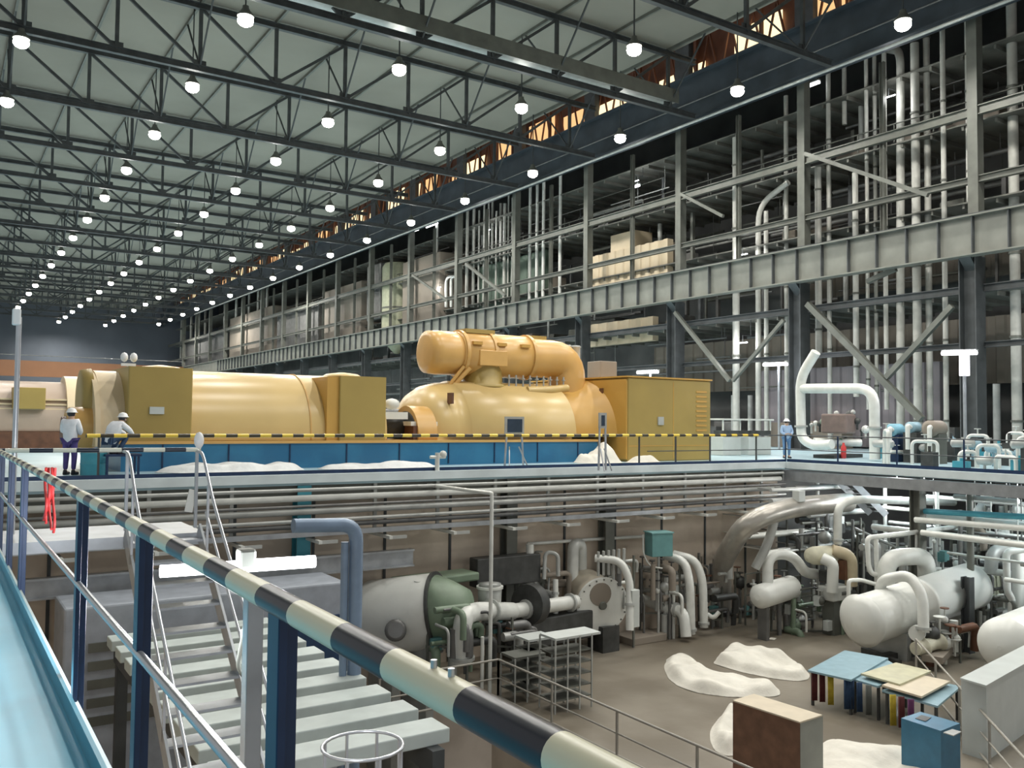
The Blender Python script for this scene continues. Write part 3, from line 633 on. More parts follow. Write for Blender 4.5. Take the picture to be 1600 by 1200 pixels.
# rail clutter: red cord, tags
a = P(72, 740, X=RX+.05)
t = thing('lanyard', 'bundle of red cord hooked over the striped handrail', 'cord', a)
for k in range(4):
    pts = []
    for j in range(14):
        th = j/13; pts.append(Vector((a.x+0.02*k, a.y + 0.09*math.sin(th*7+k*1.7)*(0.4+th), 1.14 - th*(0.42+.03*k))))
    part('strand', MB().tube(pts, 0.011, 6), REDM, t)
a = P(298, 782, Y=13.0); single('hanging_tag', MB().bar(P(302, 765, Y=13.05), P(294, 800, Y=13.05), 0.11, .02), PIPEW, 'pale hanging tag on the stair, below the striped landing rail', 'tag')
single('white_float', MB().ball(P(311, 688, Y=12.8), 0.07, 12, (1, 1, 1.7)).cyl(P(311, 676, Y=12.8), P(311, 684, Y=12.8), .01, 6), HAT, 'small white oval bottle hanging from the striped landing rail', 'bottle')
# tall lamp pole at far left
a = P(23, 700, Y=13.3)
t = thing('lamp_pole', 'tall thin grey pole with a small white lamp head at the far left', 'lamp', (a.x, a.y, 0))
top = P(22, 495, Y=13.3)
part('pole', MB().tube([(a.x, a.y, 0), (a.x, a.y, top.z)], 0.034, 10), SILV, t)
part('lamp_head', MB().cbox((a.x-.03, a.y, top.z), (0.1, 0.12, 0.22)), HAT, t, bev=.02)

# fluorescent twin tube beside the stair
c = P(370, 885, D=6.3)
t = thing('twin_tube_lamp', 'long bright double tube lamp in front of the stair', 'lamp', c)
e1 = P(250, 893, D=6.0); e2 = P(492, 877, D=6.5)
m_ = e1.lerp(e2, .52)
tb = part('tube', MB().tube([e1, m_], 0.042, 12), TUBE, t); part('tube', MB().tube([m_, e2], 0.045, 12), TUBE, t)
part('ballast', MB().cbox(m_ + Vector((0, -.05, .06)), (.12, .12, .14)), STEEL2, t, bev=.02)
part('hanging_cable', MB().tube([m_ + Vector((0, -.05, 0)), m_ + Vector((0.02, -.04, -.35)), m_ + Vector((-.03, 0, -.7)), m_ + Vector((0.03, 0, -.8)), m_ + Vector((0.0, 0, -.45))], 0.016, 8, fil=.1), STEEL2, t)
for s in (0.25, 0.75):
    q = e1.lerp(e2, s); l = bpy.data.lights.new('tube_glow', 'POINT'); l.energy = 200; l.shadow_soft_size = 0.25; l.color = (.9, .94, 1); o = bpy.data.objects.new('tube_glow', l); C.objects.link(o); o.location = q + Vector((0, -.05, -.12))
a = P(397, 905, X=1.35)
single('steel_post', MB().box((a.x-.04, a.y-.04, -10), (a.x+.04, a.y+.04, a.z)), GREYS, 'grey steel post standing just behind the striped handrail', 'post', bev=.005)

# ---- people
def skinned(name, joints, edges, m, parent, root=0, sub=1, label=None):
    me = bpy.data.meshes.new(name); me.from_pydata([j[0] for j in joints], edges, [])
    o = bpy.data.objects.new(name, me); C.objects.link(o); o.parent = parent; me.materials.append(m); WL[o.name] = wloc(parent)
    sk = o.modifiers.new('skin', 'SKIN'); sk.use_smooth_shade = True
    lay = me.skin_vertices[0].data
    for i, j in enumerate(joints): r = j[1]; lay[i].radius = (r, r) if not isinstance(r, tuple) else r; lay[i].use_root = (i == root)
    s = o.modifiers.new('s', 'SUBSURF'); s.levels = sub; s.render_levels = sub
    if label: o['label'] = label
    return o
def person(loc, rz, label, J, coat, trous, sleeve=True):
    t = thing('person', label, 'person', loc); t.rotation_euler = (0, 0, rz)
    pel, chest, neck, head = J['pel'], J['chest'], J['neck'], J['head']
    V = Vector
    jo = [(pel, .13), (chest, .15), (neck, .055), (head, .095), (V(head)+V((0, 0.01, .07)), .085)]; ed = [(0, 1), (1, 2), (2, 3), (3, 4)]
    co = [(V(pel)+V((0, 0, -.2)), .21), (V(pel).lerp(V(chest), .5), .185), (chest, .195), (V(neck)-V((0, 0, .03)), .075)]; ce = [(0, 1), (1, 2), (2, 3)]
    tr = [(pel, .15)]; te = []
    for s in ('l', 'r'):
        sh, el, wr, hd = J['sh'+s], J['el'+s], J['wr'+s], J['hd'+s]
        i = len(jo); jo += [(sh, .06), (el, .045), (wr, .028), (V(wr).lerp(V(hd), .5), .035)]; ed += [(1, i), (i, i+1), (i+1, i+2), (i+2, i+3)]
        d = (V(hd)-V(wr)).normalized(); sd = d.orthogonal().normalized(); base = V(wr).lerp(V(hd), .6)
        for q, (o_, L) in enumerate([(-.03, .065), (-.01, .08), (.01, .075), (.03, .055)]):
            k = len(jo); jo += [(base + sd*o_ + d*.02, .011), (base + sd*o_*1.2 + d*(.02+L) + V((0, .012, -.01)), .008)]; ed += [(i+3, k), (k, k+1)]
        k = len(jo); jo += [(V(wr) + d*.03 - sd*.035, .012), (V(wr) + d*.065 - sd*.055, .009)]; ed += [(i+3, k), (k, k+1)]
        i = len(co); co += [(sh, .095), (el, .075), (V(el).lerp(V(wr), .93), .05)]; ce += [(2, i), (i, i+1), (i+1, i+2)]
        hp, kn, an, to = J['hp'+s], J['kn'+s], J['an'+s], J['to'+s]
        i = len(jo); jo += [(hp, .09), (kn, .06), (an, .04), (to, .035)]; ed += [(0, i), (i, i+1), (i+1, i+2), (i+2, i+3)]
        i = len(tr); tr += [(hp, .11), (kn, .08), (V(kn).lerp(V(an), .93), .062)]; te += [(0, i), (i, i+1), (i+1, i+2)]
        part_l = MB().tube([V(an)+V((0, 0, .03)) + V(loc), V(an) + V((0, -.03, -.05)) + V(loc), V(to) + V((0, .04, -.015)) + V(loc)], .05, 10, rad=[.05, .055, .042])
        part('boot', part_l, BOOT, t)
    skinned('body', jo, ed, SKIN, t); skinned('jacket', co, ce, coat, t); skinned('trousers', tr, te, trous, t)
    h = V(head) + V(loc)
    hh = part('hard_hat', MB().lathe(h + V((0, 0, .06)), h + V((0, 0, 1)), [(0, .15), (.015, .155), (.02, .125), (.07, .115), (.11, .08), (.13, .02)], 16), HAT, t)
    part('hair', MB().lathe(h + V((0, -.012, -.04)), h + V((0, -.012, 1)), [(0, .07), (.04, .1), (.1, .105)], 12), BOOT, t)
    part('face', MB().ball(h + V((-.035, .098, .025)), .012, 8).ball(h + V((.035, .098, .025)), .012, 8).cbox(h + V((0, .1, -.05)), (.05, .01, .012)), BOOT, t)
    part('nose', MB().ball(h + V((0, .108, -.005)), .018, 8, (.8, 1, 1.5)), SKIN, t)
    part('ears', MB().ball(h + V((-.1, 0, 0)), .025, 8, (.4, .8, 1.2)).ball(h + V((.1, 0, 0)), .025, 8, (.4, .8, 1.2)), SKIN, t)
    return t
stand = dict(pel=(0, 0, .95), chest=(0, 0.01, 1.32), neck=(0, .01, 1.5), head=(0, .03, 1.6),
             shl=(-.19, 0, 1.42), ell=(-.25, .05, 1.15), wrl=(-.12, .26, 1.08), hdl=(-.03, .34, 1.10), shr=(.19, 0, 1.42), elr=(.25, .05, 1.15), wrr=(.12, .26, 1.08), hdr=(.03, .34, 1.12),
             hpl=(-.1, 0, .88), knl=(-.11, .03, .5), anl=(-.11, 0, .09), tol=(-.12, .16, .05), hpr=(.1, 0, .88), knr=(.11, .03, .5), anr=(.11, 0, .09), tor=(.12, .16, .05))
a = P(108, 742, Z=0); person((a.x, a.y, 0), math.radians(-35), 'person in white coat and white hard hat standing at the turbine end, purple trousers', stand, WCOAT, PURP)
crouch = dict(pel=(0, -.22, .42), chest=(0, .0, .72), neck=(0, .12, .86), head=(0, .2, .93),
              shl=(-.2, .02, .8), ell=(-.24, .25, .62), wrl=(-.12, .44, .52), hdl=(-.08, .54, .50), shr=(.2, .02, .8), elr=(.24, .25, .62), wrr=(.12, .44, .52), hdr=(.08, .54, .50),
              hpl=(-.1, -.18, .40), knl=(-.15, .25, .5), anl=(-.13, -.02, .09), tol=(-.14, .14, .05), hpr=(.1, -.18, .40), knr=(.15, .25, .5), anr=(.13, -.02, .09), tor=(.14, .14, .05))
a = P(181, 700, Y=25.7)
t = single('work_bench', MB().box((a.x-.3, a.y-.35, .5), (a.x+.6, a.y+.35, .56)).box((a.x-.28, a.y-.3, 0), (a.x-.22, a.y-.24, .5)).box((a.x+.5, a.y-.3, 0), (a.x+.56, a.y-.24, .5)).box((a.x-.28, a.y+.24, 0), (a.x-.22, a.y+.3, .5)).box((a.x+.5, a.y+.24, 0), (a.x+.56, a.y+.3, .5)), POSTB, 'low navy work stand under the crouching worker', 'stand')
person((a.x, a.y, .56), math.radians(-60), 'person in white jacket and hat crouching over work at the casing end', crouch, WCOAT, NAVY)
a = P(1229, 716, Z=0); person((a.x, a.y, 0), math.radians(150), 'person in blue overalls and white hat standing left of the white pipe loop', stand, mat('pale_blue_jacket', (.3, .42, .6), .8), BLUCL)
# drum, sheets, instruments on the deck
a = P(146, 742, Z=0)
t = thing('steel_drum', 'teal steel drum on the deck between the two white-clad workers', 'drum', (a.x, a.y, 0))
part('shell', MB().lathe((a.x, a.y, 0), (a.x, a.y, 2), [(0, .33), (.28, .33), (.3, .345), (.32, .33), (.55, .33), (.57, .345), (.59, .33), (.6, .33)], 24), TEALD, t)
part('lid', MB().cyl((a.x, a.y, .6), (a.x, a.y, .62), .31, 24), PIPEG, t)

def inside(p, poly):
    c = False; n = len(poly)
    for i in range(n):
        x1, y1 = poly[i]; x2, y2 = poly[(i+1) % n]
        if (y1 > p[1]) != (y2 > p[1]) and p[0] < (x2-x1)*(p[1]-y1)/(y2-y1)+x1: c = not c
    return c
def edist(p, poly):
    d = 1e9; n = len(poly); q = Vector(p)
    for i in range(n):
        a = Vector(poly[i]); b = Vector(poly[(i+1) % n]); ab = b-a; t = max(0, min(1, (q-a).dot(ab)/max(ab.length_squared, 1e-9))); d = min(d, (a+ab*t-q).length)
    return d
def near_edge(p, poly):
    best = None; bd = 1e9; q = Vector(p); n = len(poly)
    for i in range(n):
        a = Vector(poly[i]); b = Vector(poly[(i+1) % n]); ab = b-a; t = max(0, min(1, (q-a).dot(ab)/max(ab.length_squared, 1e-9))); c = a+ab*t
        if (c-q).length < bd: bd = (c-q).length; best = c
    return best
def sheet(poly, z, hump, label, m, res=26, seed=0, hf=0.3, fall=0.35):
    # round the outline first (corner cutting), then fill it with a draped grid whose rim is snapped to the outline
    for _ in range(3):
        q = []
        for i in range(len(poly)):
            a = Vector(poly[i]); b = Vector(poly[(i+1) % len(poly)]); q += [tuple(a.lerp(b, .25)), tuple(a.lerp(b, .75))]
        poly = q
    cx_ = sum(p[0] for p in poly)/len(poly); cy_ = sum(p[1] for p in poly)/len(poly)
    poly = [(cx_+(x-cx_)*(1.04+.05*noise.noise(Vector((x*2, y*2, seed)))), cy_+(y-cy_)*(1.04+.05*noise.noise(Vector((x*2, y*2, seed+3))))) for x, y in poly]
    res = int(res*1.4)
    xs = [p[0] for p in poly]; ys = [p[1] for p in poly]; w = max(max(xs)-min(xs), max(ys)-min(ys)); st_ = w/res
    nx = int((max(xs)-min(xs))/st_)+3; ny = int((max(ys)-min(ys))/st_)+3; ins = {}
    gp = lambda i, j: (min(xs)+(i-1)*st_, min(ys)+(j-1)*st_)
    for i in range(nx+1):
        for j in range(ny+1): ins[(i, j)] = inside(gp(i, j), poly)
    vs = []; idx = {}; fs = []
    def vid(k):
        if k not in idx:
            p = gp(*k)
            if not ins[k]: q = near_edge(p, poly); x, y, h = q.x, q.y, .012
            else:
                x, y = p; e = min(1, edist(p, poly)/fall); e = e*e*(3-2*e)
                f = noise.noise(Vector((x*hf*3+seed, y*hf*3, seed))); g = noise.noise(Vector((x*1.6+seed, y*1.6, 5))); r_ = abs(noise.noise(Vector((x*3.1, y*1.2+seed, 9))))
                h = .015 + e*max(0.03, hump*(0.5+.6*f+.3*g+.22*r_))
            idx[k] = len(vs); vs.append((x, y, z+h))
        return idx[k]
    for i in range(nx):
        for j in range(ny):
            c = ((i, j), (i+1, j), (i+1, j+1), (i, j+1))
            if sum(ins[k] for k in c) >= 1: fs.append(tuple(vid(k) for k in c))
    o = single('dust_sheet', MB().add(vs, fs, True), m, label, 'sheet'); so = o.modifiers.new('s', 'SOLIDIFY'); so.thickness = 0.01; so.offset = -1
    ss = o.modifiers.new('ss', 'SUBSURF'); ss.levels = 1; ss.render_levels = 1
    return o
def pxp(pts, z): return [tuple(P(x, y, Z=z)[:2]) for x, y in pts]
sheet([(5.6, 25.4), (9.4, 25.4), (9.6, 26.9), (5.2, 26.9)], 0, .32, 'crumpled grey-white dust sheet heaped at the foot of the first plinth half', CLOTHG, 26, 1)
sheet([(10.0, 25.5), (14.0, 25.5), (14.2, 26.8), (10.2, 26.9)], 0, .22, 'flat crumpled white dust sheet before the middle of the plinth', CLOTHG, 26, 4)
sheet([(20.3, 25.6), (22.0, 25.5), (22.6, 26.9), (20.2, 26.9)], 0, .75, 'tall white heaped dust sheet at the right end of the plinth', CLOTH, 24, 9)
sheet([(22.3, 25.2), (23.8, 25.2), (23.8, 26.2), (22.3, 26.2)], 0, .4, 'low white dust sheet heap before the enclosure corner', CLOTH, 20, 12)
def stand_(px, py0, py1, lab, w=.75, hh=.5, scr=True):
    a = P(px, py1, Z=0); top = P(px, py0, Y=a.y).z
    t = thing('instrument_stand', lab, 'stand', (a.x, a.y, 0))
    for sx in (-w/2, w/2): part('leg', MB().bar((a.x+sx, a.y, 0), (a.x+sx*.7, a.y, top), .05), SILV, t)
    for sx in (-w/2, w/2): part('brace', MB().bar((a.x+sx, a.y-.3, 0), (a.x+sx*.5, a.y, .7), .035), SILV, t)
    part('screen_frame', MB().box((a.x-w/2, a.y-.03, top-hh), (a.x+w/2, a.y+.03, top)), PIPEG, t)
    if scr: part('screen', MB().box((a.x-w/2+.08, a.y-.04, top-hh+.08), (a.x+w/2-.08, a.y-.03, top-.08)), SCREEN, t)
    return t
stand_(803, 651, 731, 'silver stand with a dark screen before the yellow barrel', .75, .6)
stand_(941, 645, 735, 'narrow dark instrument stand at the right end of the blue plinth', .3, .5)
a = P(684, 762, D=25.5); a = P(684, 758, Y=23.9)
t = thing('edge_valve', 'small white valve standing on the deck edge before the turbine', 'valve', (a.x, 24.0, 0))
part('stem', MB().cyl((a.x, 23.95, 0), (a.x, 23.95, .55), .07, 10), PIPEW, t); part('wheel', MB().cyl((a.x-.25, 23.95, .42), (a.x+.28, 23.95, .42), .05, 8).ball((a.x+.2, 23.95, .5), .12, 10), PIPEW, t)

# ---- deck face: pipe racks and brackets below the deck edge
zz = [(-.42, .05, 23.6), (-.66, .09, 23.75), (-.86, .04, 23.5), (-1.04, .09, 23.8), (-1.26, .05, 23.5), (-1.44, .07, 23.8)]
wd = ['uppermost', 'second', 'third', 'fourth', 'fifth', 'lowest']
for i, (z, r, y) in enumerate(zz):
    single('rack_pipe', MB().tube([(1.0, y, z), (28.6, y, z)], r, 10), [PIPEG, PIPEW, PIPED, PIPEG, PIPEG, PIPED][i], 'long level pipe under the deck edge, %s of six in the rack' % wd[i], 'pipe', 'pipe rack under the deck edge')
single('cable_tray', MB().box((1.0, 23.2, -1.66), (28.6, 23.9, -1.60)).box((1.0, 23.18, -1.66), (28.6, 23.2, -1.52)), GREYS, 'long grey cable tray hanging lowest under the deck edge', 'tray')
for i in range(13):
    x = 2.6 + i*2.1
    t = thing('rack_bracket', 'pale hanger bracket of the deck edge pipe rack, %s from the left' % (ORD[i] if i else 'first'), 'bracket', (x, 23.4, -1.84), 'brackets of the pipe rack')
    part('arm', MB().box((x-.05, 22.9, -1.84), (x+.05, 24.4, -1.75)), PIPEW, t); part('upright', MB().box((x-.05, 24.0, -1.75), (x+.05, 24.08, -.32)), PIPEG, t); part('tip', MB().box((x+.05, 22.9, -1.84), (x+.5, 22.96, -1.75)), PIPEG, t)
struct('trim_20', MB().box((0.6, 24.1, -0.7), (29.2, 24.35, -0.32)), STEEL2)
for i, x in enumerate((8.8, 15.8, 19.9)):
    single('pit_column', MB().ibeam((x, 24.13, FL if x > OPX else -10), (x, 24.13, -.32), .4, .42, .05), TEALD if i == 0 else STEEL2, 'steel column standing against the brown pit wall, %s' % ['leftmost near the blue standpipe', 'between the stepped pipe and the flanged drum', 'behind the teal box'][i], 'column')
# left blue standpipe
a = P(557, 820, Y=15.2); b = P(557, 1190, Y=15.2)
single('standpipe', MB().tube([(a.x, a.y, -10), (a.x, a.y, a.z), (a.x-1.2, a.y, a.z+.05)], .13, 12, fil=.3).tube([(a.x-.22, a.y, -10), (a.x-.22, a.y, a.z-.3)], .07, 10), mat('blue_grey_pipe', (.19, .26, .36), .4, .2), 'tall blue-grey double standpipe with a bent top, left of the tank', 'pipe')
# white pole with arm
a = P(765, 1092, Z=FL); zt = P(771, 772, D=fw.dot(a-Vector((0,0,CAMH)))).z
e = P(708, 764, Y=P(771, 772, D=fw.dot(a-Vector((0,0,CAMH)))).y + 1.6)
single('white_pole', MB().tube([(a.x, a.y, FL), (a.x, a.y, zt), (a.x-.1, e.y+2.2, zt)], .055, 8, fil=.03), PIPEW, 'slender white pole bent over at the top, rising past the handrail', 'pole')
single('short_pole', MB().tube([(a.x-.25, a.y, FL), (a.x-.25, a.y, FL+1.7)], .05, 8), PIPEW, 'short white post beside the foot of the slender white pole', 'pole')

# ================================================================ PIT EQUIPMENT
camp = Vector((0, 0, CAMH))
def dep(p): return fw.dot(p-camp)
# white/green generator like tank
T = thing('hooded_tank', 'white half-barrel tank with a dull green sloped end by the pit wall', 'tank', (12.5, 21.5, FL))
A0 = P(585, 1000, D=24.0); 
ta = P(578, 965, D=25.6); tb_ = P(672, 955, D=25.2)
ax = (tb_-ta).normalized()
part('barrel', MB().lathe(ta, tb_, [(0, .5), (.02, 1.03), (.1, 1.06), ((tb_-ta).length+.25, 1.06)], 36), VESS, T)
part('green_end', MB().lathe(tb_+ax*.25, tb_+ax*2, [(0, .98), (.05, 1.0), (.5, .78), (.95, .5), (1.0, .2)], 24), GREEN, T)
part('band', MB().lathe(tb_+ax*.2, tb_+ax*2, [(0, 1.1), (.08, 1.1)], 36), CHARC, T)
part('top_cover', MB().cbox(tb_ + Vector((.6, .8, .75)), (2.6, .9, .25), math.radians(5)), GREEN, T, bev=.05)
part('hatch', MB().lathe(P(655, 935, D=24.9)+Vector((0,0,.4)), P(655, 935, D=24.9)+Vector((0,0,1)), [(0, .16), (.1, .16)], 12), VESS, T)
part('manway', MB().lathe(P(618, 985, D=24.4), P(618, 985, D=23), [(0, .3), (.3, .3), (.32, .2)], 20), PIPED, T)
for q in (.25, .8):
    c = ta.lerp(tb_, q); part('saddle', MB().box((c.x-.12, c.y-.8, FL-4 if c.x < OPX else FL), (c.x+.12, c.y+.8, c.z-.6)), PIPEG, T)
# pipe cluster before green end
def pipe(pts, r, m, lab, fil=.35, n=14, flanges=()):
    t = thing('process_pipe', lab, 'pipe', pts[-1] if not flanges else pts[0])
    run = part('run', MB().tube(pts, r, n, fil=fil), m, t)
    for k, q in enumerate(flanges):
        i, s = q; a = Vector(pts[i]); b = Vector(pts[i+1]); c = a.lerp(b, s); d = (b-a).normalized()
        part('flange', MB().cyl(c-d*.04, c+d*.04, r*1.35, n), PIPEG, run)
    return t
D = 25.5
pipe([P(722, 1035, D=24.0), P(722, 965, D=24.0), P(742, 955, D=24.8), P(800, 955, D=26.5)], .26, PIPEW, 'fat white elbow pipe dropping to the floor right of the green tank end', .45, 16, [(0, .1), (2, .4)])
pipe([P(690, 1015, D=24.6), P(692, 965, D=24.8), P(716, 948, D=25.3)], .1, PIPEW, 'small white pipe curling round the green tank end', .3, 10)
pipe([P(676, 990, D=24.4), P(700, 984, D=24.8), P(735, 990, D=25)], .06, PIPEG, 'thin grey pipe low before the green tank end', .2, 8)
for i in range(7):
    x = 672 + i*9; pipe([P(x, 1020, D=24.8), P(x+4, 985-i*3, D=25.0), P(x+25, 978-i*4, D=25.4)], .045, PIPED if i % 2 else PIPEG, 'thin %s bent pipe under the green tank end, %s from the left' % (('grey', 'dark')[i % 2], ORD[i] if i else 'first'), .15, 8)['group'] = 'tangle under the green tank end'
# dome on pipe
a = P(765, 950, D=26)
t = thing('dome_valve', 'grey-white drum valve on the fat elbow pipe', 'valve', (a.x, a.y, a.z))
part('drum', MB().lathe(a, a+Vector((0,0,1)), [(0, .3), (.1, .34), (.62, .36), (.68, .3), (.72, .34), (.74, .1)], 22), PIPEG, t)
part('rim', MB().lathe(a+Vector((0,0,.58)), a+Vector((0,0,1)), [(0, .4), (.07, .4)], 22), PIPEW, t)
# inline flanged machine
pipe([P(800, 955, D=26.6), P(900, 940, D=28.6)], .22, PIPEW, 'white level pipe between the drum valve and the big flanged drum', None, 16, [(0, .2), (0, .9)])
a = P(823, 945, D=27.0); b = P(835, 943, D=27.3)
single('flange_disc', MB().cyl(a, b, .62, 26), CHARC, 'dark upright flange disc on the white level pipe', 'flange')
single('motor_block', MB().cbox(P(870, 985, D=28.2)+Vector((0, .3, .1)), (2.6, 1.2, .9), math.radians(5)), CHARC, 'charcoal machine base under the white level pipe', 'machine', bev=.05)
single('dark_cabinet', MB().cbox(P(790, 885, Y=23.7)+Vector((0, 0, -.1)), (2.4, .5, .9)), CHARC, 'dark cabinet against the pit wall behind the drum valve', 'cabinet', bev=.03)
pipe([P(872, 900, D=28.6), P(872, 865, D=28.6), P(852, 862, D=28.6), P(850, 905, D=28.4), ], .07, PIPEG, 'small grey looped pipe above the level pipe', .2, 8)
pipe([P(828, 925, D=28.6), P(828, 850, D=28.6)], .13, PIPEW, 'upright white pipe at the left end of the thin wall pipe', None, 10, [(0, .1)])
pipe([P(824, 850, Y=24.2), P(920, 843, Y=24.2), P(1012, 838, Y=24.2)], .06, PIPEW, 'thin pale pipe running level along the pit wall', None, 8)
pipe([P(868, 960, D=28.2), P(868, 905, D=28.4)], .09, PIPEW, 'short upright pipe with valve before the tan drum', None, 10, [(0, .3), (0, .6)])
# inverted U pipe
pipe([P(893, 960, D=29.82), P(896, 850, D=30.03), P(908, 850, D=30.34), P(908, 915, D=30.34)], .2, PIPEW, 'tall white upturned pipe loop left of the flanged drum', .3, 14, [(0, .15), (0, .35)])
# flanged tan drum
a = P(940, 945, D=28.98); b = P(912, 925, D=30.34); d = (b-a).normalized()
t = thing('flanged_drum', 'tan drum with a big round white end plate facing the camera', 'heat exchanger', (a.x, a.y, FL))
part('shell', MB().lathe(a, b, [(0, .82), ((b-a).length, .82), ((b-a).length+.05, .4)], 32), mat('tan_drum_paint', (.52, .47, .38), .5), t)
part('end_plate', MB().lathe(a-d*.08, b, [(0, .92), (.12, .92)], 36), VESS, t)
part('hub', MB().lathe(a-d*.16, b, [(0, .12), (.1, .16)], 14), STEEL2, t)
part('upper_cover', MB().lathe(a-d*.12+Vector((-.1, 0, .38)), b+Vector((-.1, 0, .38)), [(0, .38), (.1, .42)], 22), BEIGED, t)
mb = MB()
e_ = d.cross(Vector((0,0,1))).normalized(); g_ = e_.cross(d)
for i in range(20):
    th = i*math.pi/10; c = a - d*.1 + (e_*math.cos(th)+g_*math.sin(th))*.86; mb.cyl(c, c+d*.1, .03, 6)
part('bolt', mb, STEEL2, t)
part('support', MB().box((a.x-.1, a.y-.2, FL), (a.x+.6, a.y+.6, a.z-.7)), CHARC, t)
for i in range(6):
    pipe([P(935+i*8, 900-i, D=28.9), P(935+i*8, 862-i, D=28.9)], .05, PIPEG, 'thin grey riser behind the tan drum, %s from the left' % (ORD[i] if i else 'first'), None, 8)['group'] = 'risers behind the tan drum'
pipe([P(930, 872, D=29), P(970, 876, D=28.8), P(984, 905, D=28.6), P(984, 985, D=28.2)], .13, PIPEW, 'white pipe bending down right of the flanged drum', .35, 12, [(2, .5)])
t = single('switch_cabinet', MB().cbox(P(989, 950, D=28.5), (.32, .3, 1.2)), CABW, 'narrow white switch cabinet right of the flanged drum', 'cabinet', bev=.02)
a = P(1000, 978, D=30.53); single('step_platform', MB().cbox((a.x, a.y, FL+.12), (1.6, 1.0, .24)), BEIGED, 'low beige platform on the floor right of the flanged drum', 'platform', bev=.02)
# teal box on post
a = P(1029, 868, D=30.78)
t = thing('teal_box', 'teal electrical box hanging before the brown pit wall', 'box', (a.x, a.y, a.z))
part('body', MB().cbox((a.x, a.y, a.z+.4), (.8, .6, .8), math.radians(-15)), TEAL, t, bev=.02)
part('lid', MB().cbox((a.x, a.y, a.z+.82), (.86, .66, .04), math.radians(-15)), mat('teal_light', (.2, .4, .4), .5), t)
part('conduit', MB().cyl((a.x, a.y, a.z), (a.x, a.y, FL), .05, 8), PIPEG, t)
# cable loop
pipe([P(1005, 835, D=30.89), P(1005, 865, D=30.67), P(1015, 885, D=30.56), P(1035, 888, D=30.56)], .03, PIPEW, 'thin white cable looping under the teal box', .2, 6)
# twin bent pipes
pipe([P(1040, 868, D=31.46), P(1070, 876, D=31.02), P(1078, 910, D=30.80), P(1080, 990, D=30.80)], .15, PIPEW, 'left one of two parallel white pipes curving down right of the teal box', .9, 14, [(2, .92)])
pipe([P(1052, 866, D=31.79), P(1086, 874, D=31.46), P(1098, 905, D=31.35), P(1100, 980, D=31.24)], .15, PIPEW, 'right one of two parallel white pipes curving down right of the teal box', .9, 14, [(2, .92)])
pipe([P(1000, 935, D=31.79), P(1040, 950, D=31.02), P(1068, 955, D=30.58), P(1072, 995, D=30.36)], .19, PIPEW, 'fat white pipe running low then elbowing into the floor', .3, 14, [(0, .9), (1, .6)])
pipe([P(1038, 960, D=30.80), P(1038, 995, D=30.80)], .12, PIPEG, 'short grey support pipe under the low fat pipe', None, 10)
for i in range(9):
    x = 1004 + (i % 5)*15; y = 885 + (i//5)*25 + R.randint(0, 12)
    t = pipe([P(x-12, y, D=32.12), P(x+14, y+2, D=31.68)], R.choice([.05, .08, .1]), R.choice([PIPEG, PIPED, GREEN]), 'short %s manifold pipe behind the twin curved pipes, %s row' % (('left', 'inner left', 'middle', 'inner right', 'right')[i % 5], ('upper', 'lower')[i//5]), None, 10, [(0, .5)]); t['group'] = 'manifold pipes behind the twin curved pipes'
    single('hand_valve', MB().cyl(P(x, y, D=31.79), P(x, y-14, D=31.79), .03, 6).cyl(P(x, y-15, D=31.79), P(x, y-17, D=31.79), .11, 12), PIPED, 'small hand valve on the %s manifold pipe, %s row' % (('left', 'inner left', 'middle', 'inner right', 'right')[i % 5], ('upper', 'lower')[i//5]), 'valve', 'hand valves on the manifold')
pipe([P(1106, 960, D=31.46), P(1115, 966, D=31.24), P(1124, 956, D=31.24)], .08, PIPEW, 'short white hooked pipe on the floor right of the twin pipes', .15, 8)
# tall vertical clutter at 1100-1125
for i in range(7):
    x = 1092+i*5; pipe([P(x, 950-i*3, D=33.00), P(x, 860+R.randint(0, 25), D=33.00)], R.choice([.05, .09, .12]), R.choice([PIPED, PIPEG, BEIGED]), 'upright pipe in the dim cluster left of the big curved duct', None, 8, [(0, .5)])['group'] = 'dim cluster left of the curved duct'
# big curved duct
pipe([P(1325, 785, D=34), P(1238, 792, D=31.5), P(1165, 815, D=30.3), P(1127, 880, D=32.5), P(1127, 935, D=33), P(1127, 976, D=33)], .36, mat('dull_metal_lagging', (.40, .38, .34), .32, .5, .15, 2), 'big dull metal duct curving down from the deck level', 1.8, 20)
pipe([P(1212, 805, D=31), P(1200, 850, D=31), P(1180, 888, D=31)], .16, PIPEG, 'grey branch pipe hanging from the big curved duct', .6, 12)
single('white_box', MB().cbox(P(1248, 775, D=31.5), (.35, .3, .4)), CABW, 'small white box on top of the big curved duct', 'box', bev=.02)
# left small vessel with arch pipe
a = P(1188, 932, D=30.6); b = P(1240, 916, D=32.2); d = (b-a).normalized()
t = thing('small_vessel', 'small white horizontal vessel under the arched pipe', 'tank', (a.x, a.y, FL))
part('shell', MB().lathe(a-d*.2, b, [(0, .1), (.06, .3), (.2, .42), ((b-a).length, .42)], 24), VESS, t)
part('leg', MB().box((a.x+.2, a.y-.1, FL), (a.x+.35, a.y+.3, a.z)), PIPED, t); part('leg', MB().box((b.x-.2, b.y-.1, FL), (b.x-.05, b.y+.3, b.z)), PIPED, t)
pipe([P(1200, 925, D=31), P(1199, 866, D=31.2), P(1238, 866, D=31.6), P(1258, 895, D=32), P(1275, 897, D=32.3)], .19, PIPEW, 'white pipe arched like a hairpin over the small vessel', .8, 16)
